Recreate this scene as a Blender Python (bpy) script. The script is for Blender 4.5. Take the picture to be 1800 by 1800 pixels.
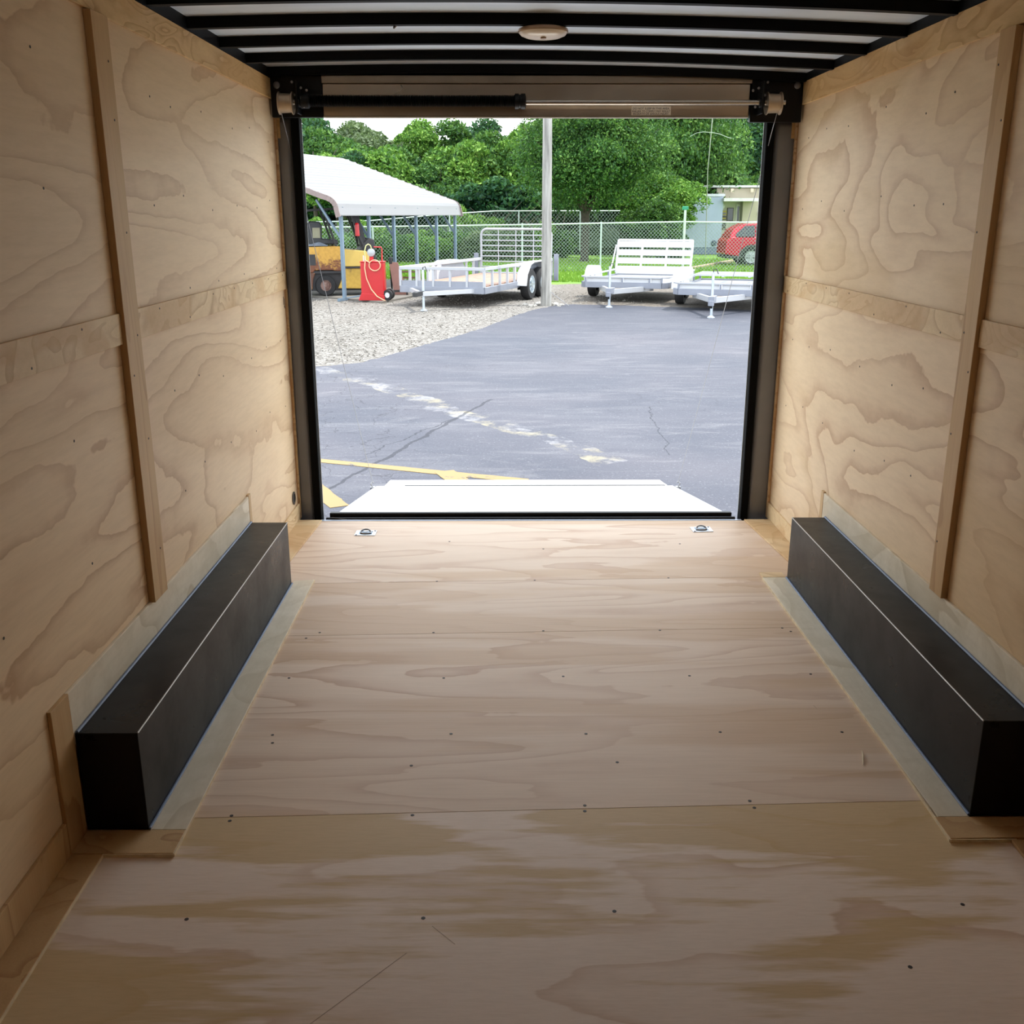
import bpy, bmesh, math, random
from mathutils import Vector, Matrix
import numpy as np
for o in list(bpy.data.objects): bpy.data.objects.remove(o)
S = bpy.context.scene
COL = S.collection
PI = math.pi
# ------------------------------------------------------------------ camera
FPX, PITCH, YAW = 1749.3, 0.2906, -0.0053
cam_d = bpy.data.cameras.new('camera'); cam_d.sensor_width = 36; cam_d.sensor_height = 36
cam_d.lens = FPX / 1800 * 36; cam_d.clip_start = 0.05; cam_d.clip_end = 400
cam = bpy.data.objects.new('camera', cam_d); COL.objects.link(cam)
CP = Vector((-0.0712, 0.0, 1.55)); cam.location = CP
cam.rotation_euler = (PI / 2 - PITCH, 0, YAW)
S.camera = cam
# ------------------------------------------------------------------ world, sun, exposure
w = bpy.data.worlds.new('sky'); S.world = w; w.use_nodes = True
wn = w.node_tree; wn.nodes.clear()
wo = wn.nodes.new('ShaderNodeOutputWorld'); wb = wn.nodes.new('ShaderNodeBackground')
tc = wn.nodes.new('ShaderNodeTexCoord'); sx = wn.nodes.new('ShaderNodeSeparateXYZ'); rp = wn.nodes.new('ShaderNodeValToRGB')
nz = wn.nodes.new('ShaderNodeTexNoise'); nz.inputs['Scale'].default_value = 2.5; nz.inputs['Detail'].default_value = 5
mxw = wn.nodes.new('ShaderNodeMixRGB'); mxw.blend_type = 'MIX'
rp.color_ramp.elements[0].position = 0.0; rp.color_ramp.elements[0].color = (0.90, 0.97, 1.0, 1)
rp.color_ramp.elements[1].position = 1.0; rp.color_ramp.elements[1].color = (0.48, 0.55, 0.66, 1)
rp2 = wn.nodes.new('ShaderNodeValToRGB'); rp2.color_ramp.elements[0].position = .4; rp2.color_ramp.elements[1].position = .65
mxw.inputs['Color2'].default_value = (.75, .77, .8, 1)
wn.links.new(tc.outputs['Generated'], sx.inputs[0]); wn.links.new(sx.outputs['Z'], rp.inputs[0])
wn.links.new(tc.outputs['Generated'], nz.inputs['Vector']); wn.links.new(nz.outputs[0], rp2.inputs[0]); fm = wn.nodes.new('ShaderNodeMath'); fm.operation = 'MULTIPLY'; fm.use_clamp = True; wn.links.new(rp2.outputs[0], fm.inputs[0]); wn.links.new(sx.outputs['Z'], fm.inputs[1]); wn.links.new(fm.outputs[0], mxw.inputs['Fac'])
wn.links.new(rp.outputs[0], mxw.inputs['Color1']); wn.links.new(mxw.outputs[0], wb.inputs[0]); wn.links.new(wb.outputs[0], wo.inputs[0])
wb.inputs[1].default_value = 2.1
sd = bpy.data.lights.new('sun', 'SUN'); sd.energy = 2.9; sd.angle = math.radians(1.5); sd.color = (1, 0.965, 0.90)
sun = bpy.data.objects.new('sun', sd); COL.objects.link(sun); sun.location = (8, 0, 30)
sun.rotation_euler = Vector((0.36, -0.035, 0.93)).to_track_quat('Z', 'Y').to_euler()
S.view_settings.view_transform = 'Standard'; S.view_settings.look = 'None'; S.view_settings.gamma = 1
S.view_settings.use_curve_mapping = False; S.view_settings.exposure = 1.0
try:
    S.cycles.max_bounces = 14; S.cycles.diffuse_bounces = 10; S.cycles.glossy_bounces = 4
except Exception: pass

G = -0.42
_R = Matrix.Rotation(YAW, 3, 'Z') @ Matrix.Rotation(-PITCH, 3, 'X')
def ray(px, py): return _R @ Vector(((px - 900) / FPX, 1, (900 - py) / FPX))
def gp(px, py, z=G):
    d = ray(px, py); return CP + d * ((z - CP.z) / d.z)
def at(px, py, Y):
    d = ray(px, py); return CP + d * (Y / d.y)
# ------------------------------------------------------------------ materials
OK = [1.0]
def srgb(r, g, b):
    k = OK[0]
    f = lambda c: (c / 255 / 12.92) if c / 255 <= .04045 else ((c / 255 + .055) / 1.055) ** 2.4
    return (f(r) * k, f(g) * k, f(b) * k, 1)
def newmat(name):
    m = bpy.data.materials.new(name); m.use_nodes = True
    nt = m.node_tree; b = nt.nodes['Principled BSDF']; return m, nt, b
def N(nt, t, **k):
    n = nt.nodes.new(t)
    for a, v in k.items():
        if a in n.inputs.keys(): n.inputs[a].default_value = v
        else: setattr(n, a, v)
    return n
def ramp(nt, fac, stops, interp='LINEAR'):
    r = nt.nodes.new('ShaderNodeValToRGB'); e = r.color_ramp.elements; r.color_ramp.interpolation = interp
    while len(e) < len(stops): e.new(.5)
    for i, (p, c) in enumerate(stops):
        e[i].position = p; e[i].color = c if len(c) == 4 else (c[0], c[1], c[2], 1)
    nt.links.new(fac, r.inputs[0]); return r.outputs[0]
def mixc(nt, fac, a, b, mode='MIX'):
    m = nt.nodes.new('ShaderNodeMixRGB'); m.blend_type = mode
    for i, v in ((0, fac), (1, a), (2, b)):
        if isinstance(v, (int, float)): m.inputs[i].default_value = v if i == 0 else (v, v, v, 1)
        elif isinstance(v, tuple): m.inputs[i].default_value = v
        else: nt.links.new(v, m.inputs[i])
    return m.outputs[0]
def math_(nt, op, a, b=None, c=None, clamp=False):
    m = nt.nodes.new('ShaderNodeMath'); m.operation = op; m.use_clamp = clamp
    for i, v in enumerate((a, b, c)):
        if v is None: continue
        if isinstance(v, (int, float)): m.inputs[i].default_value = v
        else: nt.links.new(v, m.inputs[i])
    return m.outputs[0]
def objvec(nt, rnd=0.0):
    t = nt.nodes.new('ShaderNodeTexCoord')
    if not rnd: return t.outputs['Object']
    oi = nt.nodes.new('ShaderNodeObjectInfo'); v = nt.nodes.new('ShaderNodeVectorMath'); v.operation = 'ADD'
    cb = nt.nodes.new('ShaderNodeCombineXYZ')
    for i, k in enumerate((1.0, 0.7, 1.3)): nt.links.new(math_(nt, 'MULTIPLY', oi.outputs['Random'], rnd * k), cb.inputs[i])
    nt.links.new(t.outputs['Object'], v.inputs[0]); nt.links.new(cb.outputs[0], v.inputs[1]); return v.outputs[0]
def mapping(nt, vec, scale=(1, 1, 1), rot=(0, 0, 0), loc=(0, 0, 0)):
    m = nt.nodes.new('ShaderNodeMapping'); m.inputs['Scale'].default_value = scale; m.inputs['Rotation'].default_value = rot; m.inputs['Location'].default_value = loc
    nt.links.new(vec, m.inputs[0]); return m.outputs[0]
def noise(nt, vec, scale=1, detail=3, rough=.5, dist=0):
    n = N(nt, 'ShaderNodeTexNoise'); n.inputs['Scale'].default_value = scale; n.inputs['Detail'].default_value = detail
    n.inputs['Roughness'].default_value = rough; n.inputs['Distortion'].default_value = dist
    nt.links.new(vec, n.inputs['Vector']); return n.outputs[0]
def bump(nt, b, h, strength=.2, dist=.01):
    n = nt.nodes.new('ShaderNodeBump'); n.inputs['Strength'].default_value = strength; n.inputs['Distance'].default_value = dist
    nt.links.new(h, n.inputs['Height']); nt.links.new(n.outputs[0], b.inputs['Normal'])
def plain(name, col, rough=.5, metal=0, var=.12, sc=6, bmp=0.0, spec=.5):
    m, nt, b = newmat(name); v = objvec(nt)
    n = noise(nt, v, sc, 4, .6)
    c2 = tuple(max(0, x * (1 - var)) for x in col[:3]) + (1,); c1 = tuple(min(1, x * (1 + var)) for x in col[:3]) + (1,)
    nt.links.new(ramp(nt, n, [(.3, c2), (.7, c1)]), b.inputs['Base Color'])
    b.inputs['Roughness'].default_value = rough; b.inputs['Metallic'].default_value = metal
    b.inputs['Specular IOR Level'].default_value = spec
    if bmp: bump(nt, b, noise(nt, v, sc * 12, 3), bmp, .004)
    return m
def wood(name, base, dark, grain, sc=(1, 1, 1), bands=9, line=.18, patch=.5, rot=(0, 0, 0), dirt=0.0, broad=None, dist=.5, rnd=23.0, jagk=.12):
    """rotary cut plywood face: contour lines of a stretched noise, broad latewood patches, fibre"""
    m, nt, b = newmat(name); v0 = objvec(nt, rnd)
    v = mapping(nt, v0, sc, rot)
    n1 = noise(nt, v, 1.0, 2.0, .42, dist)
    jag = noise(nt, mapping(nt, v0, tuple(s * g for s, g in zip(sc, grain)), rot), 1.0, 3, .6)
    wav = noise(nt, v0, 5.5, 3, .6)
    n1j = math_(nt, 'ADD', math_(nt, 'ADD', n1, math_(nt, 'MULTIPLY', math_(nt, 'SUBTRACT', wav, .5), .045)), math_(nt, 'MULTIPLY', math_(nt, 'SUBTRACT', jag, .5), .035))
    s = math_(nt, 'FRACT', math_(nt, 'MULTIPLY', n1j, bands))
    saw = ramp(nt, s, [(0, (1, 1, 1)), (line * .35, (.75,) * 3), (line, (.25,) * 3), (line * 2.4, (0, 0, 0)), (.97, (0, 0, 0)), (1, (1, 1, 1))])
    # line strength varies over the sheet
    lm = ramp(nt, noise(nt, v0, .9, 2), [(.3, (.25,) * 3), (.65, (1, 1, 1))])
    c = mixc(nt, math_(nt, 'MULTIPLY', math_(nt, 'MULTIPLY', saw, lm), .75), base, dark)
    pn = math_(nt, 'ADD', noise(nt, mapping(nt, v0, tuple(x * .8 for x in sc), rot, (7, 3, 5)), 1.0, 2, .5, .8), math_(nt, 'MULTIPLY', math_(nt, 'SUBTRACT', jag, .5), jagk))
    pm = ramp(nt, pn, [(.50, (0, 0, 0)), (.56, (1, 1, 1))])
    c = mixc(nt, math_(nt, 'MULTIPLY', pm, patch), c, broad or dark)
    fib = noise(nt, mapping(nt, v0, tuple(s * g * 6 for s, g in zip(sc, grain)), rot), 1.0, 4, .7)
    c = mixc(nt, .22, c, ramp(nt, fib, [(.35, (.72, .68, .62)), (.6, (1, 1, 1))]), 'MULTIPLY')
    big = noise(nt, v0, .55, 3)
    c = mixc(nt, .35, c, ramp(nt, big, [(.35, (.86, .84, .85)), (.65, (1, 1, 1))]), 'MULTIPLY')
    if dirt:
        d = noise(nt, v0, 9, 6, .7, .6)
        c = mixc(nt, math_(nt, 'MULTIPLY', ramp(nt, d, [(.42, (0, 0, 0)), (.62, (1, 1, 1))]), dirt), c, srgb(208, 194, 166))
    nt.links.new(c, b.inputs['Base Color']); b.inputs['Roughness'].default_value = .55; b.inputs['Specular IOR Level'].default_value = .25
    bump(nt, b, fib, .12, .002)
    return m
FB, FD, FP = srgb(228, 206, 184), srgb(192, 154, 126), srgb(206, 172, 134)
WB, WD = srgb(230, 204, 168), srgb(184, 144, 108)
MW = {}
MW['floor'] = wood('plywood_floor', FB, FD, (1.6, 7, 1), (.55, 3.2, 1), 9, .28, .5, broad=FP, dirt=.0)
MW['floor_near'] = wood('plywood_floor_near', srgb(238, 220, 204), srgb(206, 172, 142), (4.0, 12, 1), (.8, 2.4, 1), 5, .16, .8, broad=srgb(208, 178, 126), dist=.6, jagk=.30)
MW['wall'] = wood('plywood_wall', WB, WD, (1, 3, 5), (1, .36, 1.9), 12, .2, .30, broad=srgb(212, 182, 140), dist=.55)
MW['wallR'] = wood('plywood_wall_figured', srgb(232, 207, 172), srgb(188, 148, 112), (1, 3, 5), (1, .5, 1.7), 11, .24, .45, broad=srgb(208, 176, 128), dist=.9)
MW['strip'] = wood('plywood_strip', srgb(226, 200, 158), srgb(172, 128, 84), (1, 3, 3), (1, 2.2, 4.2), 9, .34, .55, broad=srgb(204, 164, 114), dist=1.3)
MW['top'] = wood('plywood_top_board', srgb(224, 192, 140), srgb(172, 126, 74), (1, 3, 3), (1, 1.5, 6), 9, .4, .5, broad=srgb(200, 156, 98), dist=1.3)
MW['dirty'] = wood('plywood_strip_dusty', srgb(236, 224, 202), srgb(196, 178, 146), (3, 1, 3), (3, 1.2, 3), 6, .3, .4, broad=srgb(214, 202, 176), dirt=.45)
MW['batten'] = wood('pine_batten', srgb(206, 172, 126), srgb(160, 118, 76), (6, 6, 1), (5, 5, .6), 6, .3, .4, broad=srgb(190, 152, 106))
MW['edge'] = plain('cut_wood_edge', srgb(222, 204, 170), .7, 0, .15, 30)
MW['amber'] = plain('raw_edge_groove', srgb(176, 112, 40), .7, 0, .2, 12)
BLK = plain('satin_black_paint', (.004, .004, .0045, 1), .45, 0, .3, 3, spec=.25)
BOWM = plain('black_bow_paint', (.0022, .0022, .0024, 1), .6, 0, .3, 3, spec=.12)
BOXM = None
def boxmat():
    m, nt, b = newmat('wheel_box_black'); v = objvec(nt)
    n = noise(nt, v, 2.5, 5, .6, .5)
    nt.links.new(ramp(nt, n, [(.35, (.005, .004, .004)), (.7, (.011, .009, .009))]), b.inputs['Base Color'])
    nt.links.new(ramp(nt, noise(nt, v, 5, 5, .65), [(.3, (.24,) * 3), (.7, (.42,) * 3)]), b.inputs['Roughness'])
    b.inputs['Specular IOR Level'].default_value = .16
    return m
BOXM = boxmat()
BOXEDGE = plain('worn_edge_highlight', srgb(170, 165, 160), .35, .3)  # light grey puts the edge highlight into the colour, along with worn paint
CAULK = plain('bluish_sealant', srgb(110, 124, 152), .5)
JAMB = plain('satin_grey_jamb', srgb(124, 126, 132), .36, .35, .1, 3)
STEEL = plain('bright_zinc', srgb(200, 210, 220), .28, .8, .08, 9)
DULL = plain('dull_steel', srgb(140, 140, 142), .4, .7, .1, 20)
ALU = plain('aluminium_white', srgb(166, 168, 173), .38, .1, .03, 6)
ALUD = plain('aluminium_grey', srgb(132, 136, 147), .42, .2, .05, 6)
WHITE = plain('white_gloss', srgb(196, 197, 200), .25, 0, .02)
RUBBER = plain('tyre_rubber', (.012, .012, .013, 1), .8, 0, .2, 10)
GALV = plain('galvanised_rail', srgb(170, 184, 178), .45, .3, .05, 4)
def roofskin():
    m, nt, b = newmat('roof_skin_metal'); v = objvec(nt)
    nt.links.new(ramp(nt, noise(nt, mapping(nt, v, (1, 6, 1)), 2, 4), [(.3, srgb(214, 226, 240)), (.7, srgb(232, 242, 254))]), b.inputs['Base Color'])
    b.inputs['Metallic'].default_value = .25; b.inputs['Roughness'].default_value = .4
    bump(nt, b, noise(nt, v, 5, 4), .1, .01); return m
SKIN = roofskin()
def brushed():
    m, nt, b = newmat('brushed_header_metal'); v = objvec(nt)
    nt.links.new(ramp(nt, noise(nt, v, 1.6, 3, .5, .5), [(.3, srgb(186, 168, 146)), (.7, srgb(226, 210, 188))]), b.inputs['Base Color'])
    b.inputs['Metallic'].default_value = .9; b.inputs['Roughness'].default_value = .3
    bump(nt, b, noise(nt, mapping(nt, v, (2, 2, 60)), 1, 3), .08, .003); return m
HDR = brushed()
# ---- ground materials
def linedist(nt, sxyz, p0, p1):
    """returns (distance across, position along 0..1) to the segment p0-p1 in x,y"""
    d = Vector((p1[0] - p0[0], p1[1] - p0[1])); L = d.length; d /= L
    x, y = sxyz.outputs[0], sxyz.outputs[1]
    dx = math_(nt, 'SUBTRACT', x, p0[0]); dy = math_(nt, 'SUBTRACT', y, p0[1])
    al = math_(nt, 'DIVIDE', math_(nt, 'ADD', math_(nt, 'MULTIPLY', dx, d.x), math_(nt, 'MULTIPLY', dy, d.y)), L)
    ac = math_(nt, 'ADD', math_(nt, 'MULTIPLY', dx, -d.y), math_(nt, 'MULTIPLY', dy, d.x))
    return ac, al
def window(nt, al, a=0.0, b=1.0):
    return math_(nt, 'MULTIPLY', math_(nt, 'GREATER_THAN', al, a), math_(nt, 'LESS_THAN', al, b))
def asphalt():
    m, nt, b = newmat('weathered_asphalt'); v = objvec(nt)
    sp = nt.nodes.new('ShaderNodeSeparateXYZ'); nt.links.new(v, sp.inputs[0])
    c = ramp(nt, noise(nt, v, .35, 4, .6, .4), [(.3, srgb(86, 90, 102)), (.7, srgb(104, 103, 112))])
    st = noise(nt, mapping(nt, v, (.5, 1.6, 1), (0, 0, .2)), 1.2, 6, .65, .5)
    c = mixc(nt, math_(nt, 'MULTIPLY', ramp(nt, st, [(.5, (0, 0, 0)), (.72, (1, 1, 1))]), .35), c, srgb(134, 134, 140))
    st2 = noise(nt, mapping(nt, v, (1.2, 4.5, 1), (0, 0, -.25)), 1.0, 7, .7, .8)
    c = mixc(nt, math_(nt, 'MULTIPLY', ramp(nt, st2, [(.52, (0, 0, 0)), (.8, (1, 1, 1))]), .5), c, srgb(160, 158, 160))
    st3 = noise(nt, v, .7, 5, .65, .3)
    c = mixc(nt, .5, c, ramp(nt, st3, [(.35, (.78, .8, .84)), (.62, (1, 1, 1))]), 'MULTIPLY')
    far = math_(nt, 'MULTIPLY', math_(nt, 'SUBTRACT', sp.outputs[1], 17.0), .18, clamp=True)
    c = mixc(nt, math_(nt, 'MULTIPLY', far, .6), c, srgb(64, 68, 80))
    gr = noise(nt, v, 55, 3, .8)
    c = mixc(nt, .55, c, ramp(nt, gr, [(.35, (.55,) * 3), (.5, (1, 1, 1)), (.66, (1.0,) * 3), (.7, (1, 1, 1))]), 'MULTIPLY')
    c = mixc(nt, math_(nt, 'MULTIPLY', ramp(nt, noise(nt, v, 40, 2, .8), [(.62, (0, 0, 0)), (.7, (1, 1, 1))]), .4), c, srgb(170, 170, 176))
    # pale worn band running obliquely across the lot
    p0, p1 = gp(565, 646), gp(1090, 812)
    ac, al = linedist(nt, sp, p0, p1)
    wv = math_(nt, 'MULTIPLY', math_(nt, 'SUBTRACT', noise(nt, v, 1.3, 3), .5), .5)
    band = math_(nt, 'LESS_THAN', math_(nt, 'ABSOLUTE', math_(nt, 'ADD', ac, wv)), .15)
    dash = ramp(nt, noise(nt, mapping(nt, v, (1, 1, 1), (0, 0, 0), (3, 1, 0)), 2.6, 7, .75), [(.47, (0, 0, 0)), (.62, (1, 1, 1))])
    bm = math_(nt, 'MULTIPLY', math_(nt, 'MULTIPLY', band, dash), window(nt, al, 0, 1))
    bc = ramp(nt, noise(nt, v, 2.2, 2), [(.45, srgb(176, 176, 178)), (.58, srgb(186, 176, 142))])
    c = mixc(nt, math_(nt, 'MULTIPLY', bm, .75), c, bc)
    # crack network, denser to the left
    vd = nt.nodes.new('ShaderNodeTexVoronoi'); vd.feature = 'DISTANCE_TO_EDGE'; vd.inputs['Scale'].default_value = 2.3
    vw = nt.nodes.new('ShaderNodeVectorMath'); vw.operation = 'ADD'; nn = N(nt, 'ShaderNodeTexNoise'); nn.inputs['Scale'].default_value = 2.5; nn.inputs['Detail'].default_value = 4
    nt.links.new(v, nn.inputs['Vector']); sc_ = nt.nodes.new('ShaderNodeVectorMath'); sc_.operation = 'SCALE'; sc_.inputs['Scale'].default_value = .5
    nt.links.new(nn.outputs['Color'], sc_.inputs[0]); nt.links.new(v, vw.inputs[0]); nt.links.new(sc_.outputs[0], vw.inputs[1]); nt.links.new(vw.outputs[0], vd.inputs['Vector'])
    cr = math_(nt, 'LESS_THAN', vd.outputs['Distance'], .012)
    left = math_(nt, 'MULTIPLY', math_(nt, 'SUBTRACT', -.1, math_(nt, 'ADD', sp.outputs[0], math_(nt, 'MULTIPLY', math_(nt, 'SUBTRACT', sp.outputs[1], 8), .18))), 1.1, clamp=True)
    cm = math_(nt, 'MULTIPLY', math_(nt, 'MULTIPLY', cr, left), .5)
    crm = math_(nt, 'MULTIPLY', math_(nt, 'MULTIPLY', cr, ramp(nt, noise(nt, v, .5, 2), [(.5, (0, 0, 0)), (.6, (1, 1, 1))])), .25)
    c = mixc(nt, math_(nt, 'MAXIMUM', cm, crm), c, srgb(50, 50, 58))
    for (a, b_, wd_, amp) in ((gp(556, 872), gp(862, 702), .02, .16), (gp(640, 800), gp(800, 735), .008, .25), (gp(1140, 715), gp(1180, 800), .006, .2)):
        ac, al = linedist(nt, sp, a, b_)
        wob = math_(nt, 'MULTIPLY', math_(nt, 'SUBTRACT', noise(nt, v, 2.6, 4, .6), .5), amp)
        k = math_(nt, 'MULTIPLY', math_(nt, 'LESS_THAN', math_(nt, 'ABSOLUTE', math_(nt, 'ADD', ac, wob)), wd_), window(nt, al))
        c = mixc(nt, math_(nt, 'MULTIPLY', k, .7), c, srgb(44, 46, 56))
    nt.links.new(c, b.inputs['Base Color']); b.inputs['Roughness'].default_value = .8; b.inputs['Specular IOR Level'].default_value = .35
    bump(nt, b, gr, .35, .006); return m
def gravel():
    m, nt, b = newmat('crushed_limestone'); v = objvec(nt)
    sp = nt.nodes.new('ShaderNodeSeparateXYZ'); nt.links.new(v, sp.inputs[0])
    vo = nt.nodes.new('ShaderNodeTexVoronoi'); vo.inputs['Scale'].default_value = 26; nt.links.new(v, vo.inputs['Vector'])
    s2 = nt.nodes.new('ShaderNodeSeparateColor'); nt.links.new(vo.outputs['Color'], s2.inputs[0])
    c = ramp(nt, s2.outputs[0], [(0, srgb(118, 112, 104)), (.25, srgb(164, 156, 146)), (.7, srgb(198, 192, 182)), (1, srgb(226, 222, 214))])
    dirtf = math_(nt, 'ADD', math_(nt, 'MULTIPLY', math_(nt, 'SUBTRACT', sp.outputs[0], 1.0), 1.2, clamp=True), ramp(nt, noise(nt, v, .5, 4), [(.55, (0, 0, 0)), (.75, (.3,) * 3)]), clamp=True)
    c = mixc(nt, math_(nt, 'MULTIPLY', dirtf, .5), c, srgb(152, 134, 112))
    c = mixc(nt, .6, c, ramp(nt, vo.outputs['Distance'], [(.2, (1, 1, 1)), (.75, (.42,) * 3)]), 'MULTIPLY')
    c = mixc(nt, .5, c, ramp(nt, noise(nt, v, .8, 4), [(.35, (.8,) * 3), (.6, (1, 1, 1))]), 'MULTIPLY')
    nt.links.new(c, b.inputs['Base Color']); b.inputs['Roughness'].default_value = .9
    bump(nt, b, vo.outputs['Distance'], .6, .02); return m
def grassm(name='lawn_grass', a=(96, 134, 40), c_=(70, 108, 32), d=(128, 150, 66)):
    m, nt, b = newmat(name); v = objvec(nt)
    n1 = noise(nt, v, .6, 5, .7); n2 = noise(nt, mapping(nt, v, (9, 3, 9)), 1, 4, .8)
    c = ramp(nt, n1, [(.3, srgb(*c_)), (.55, srgb(*a)), (.75, srgb(*d))])
    c = mixc(nt, .6, c, ramp(nt, n2, [(.35, (.5,) * 3), (.6, (1, 1, 1))]), 'MULTIPLY')
    nt.links.new(c, b.inputs['Base Color']); b.inputs['Roughness'].default_value = .9; bump(nt, b, n2, .5, .05); return m
def leafm(name, dark, mid, light):
    m, nt, b = newmat(name); v = objvec(nt)
    ge = nt.nodes.new('ShaderNodeNewGeometry')
    r = math_(nt, 'ADD', math_(nt, 'MULTIPLY', ge.outputs['Random Per Island'], .45), math_(nt, 'MULTIPLY', noise(nt, v, 3.2, 3), .55))
    c = ramp(nt, r, [(.22, srgb(*dark)), (.52, srgb(*mid)), (.82, srgb(*light))])
    nt.links.new(c, b.inputs['Base Color']); b.inputs['Roughness'].default_value = .6; b.inputs['Specular IOR Level'].default_value = .25
    tr = nt.nodes.new('ShaderNodeBsdfTranslucent'); nt.links.new(mixc(nt, .3, c, srgb(140, 180, 60)), tr.inputs[0])
    mx = nt.nodes.new('ShaderNodeMixShader'); mx.inputs[0].default_value = .25
    out = nt.nodes['Material Output']
    nt.links.new(b.outputs[0], mx.inputs[1]); nt.links.new(tr.outputs[0], mx.inputs[2]); nt.links.new(mx.outputs[0], out.inputs[0]); return m
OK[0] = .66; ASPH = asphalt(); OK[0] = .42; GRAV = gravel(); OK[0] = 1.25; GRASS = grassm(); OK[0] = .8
LEAF = [leafm('leaves_mid_green', (20, 54, 30), (62, 108, 50), (124, 162, 78)), leafm('leaves_dark_green', (14, 44, 34), (38, 84, 54), (80, 130, 76)),
        leafm('leaves_yellow_green', (40, 82, 32), (98, 146, 56), (156, 192, 92)), leafm('leaves_grey_green', (56, 72, 50), (100, 120, 84), (140, 156, 116))]
BARK = plain('bark', srgb(66, 58, 50), .9, 0, .3, 8, .5)
OK[0] = .45; CONC = plain('concrete_slab', srgb(150, 144, 134), .85, 0, .12, 3, .3)
YEL = None
def worn_paint(name, col, under, thr=.42):
    m, nt, b = newmat(name); v = objvec(nt)
    n = noise(nt, v, 5, 6, .75)
    nt.links.new(ramp(nt, n, [(thr - .04, under), (thr, col)]), b.inputs['Base Color']); b.inputs['Roughness'].default_value = .7; return m
YEL = worn_paint('faded_yellow_line_paint', srgb(196, 166, 108), srgb(110, 110, 114), .40)
OK[0] = .7
def rusty(name, col, rust, lo, hi, zgrad=False, z0=0, z1=1):
    m, nt, b = newmat(name); v = objvec(nt)
    n = noise(nt, v, 3.2, 6, .7, .4)
    if zgrad:
        sp = nt.nodes.new('ShaderNodeSeparateXYZ'); nt.links.new(v, sp.inputs[0])
        g = math_(nt, 'MULTIPLY', math_(nt, 'SUBTRACT', sp.outputs[2], z0), 1 / (z1 - z0), clamp=True)
        n = math_(nt, 'ADD', n, math_(nt, 'MULTIPLY', math_(nt, 'SUBTRACT', .5, g), .5))
    r = ramp(nt, n, [(lo, col), (hi, rust)])
    r = mixc(nt, .5, r, ramp(nt, noise(nt, v, 14, 4), [(.3, (.6, .55, .5)), (.6, (1, 1, 1))]), 'MULTIPLY')
    nt.links.new(r, b.inputs['Base Color']); b.inputs['Roughness'].default_value = .6; return m
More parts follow.
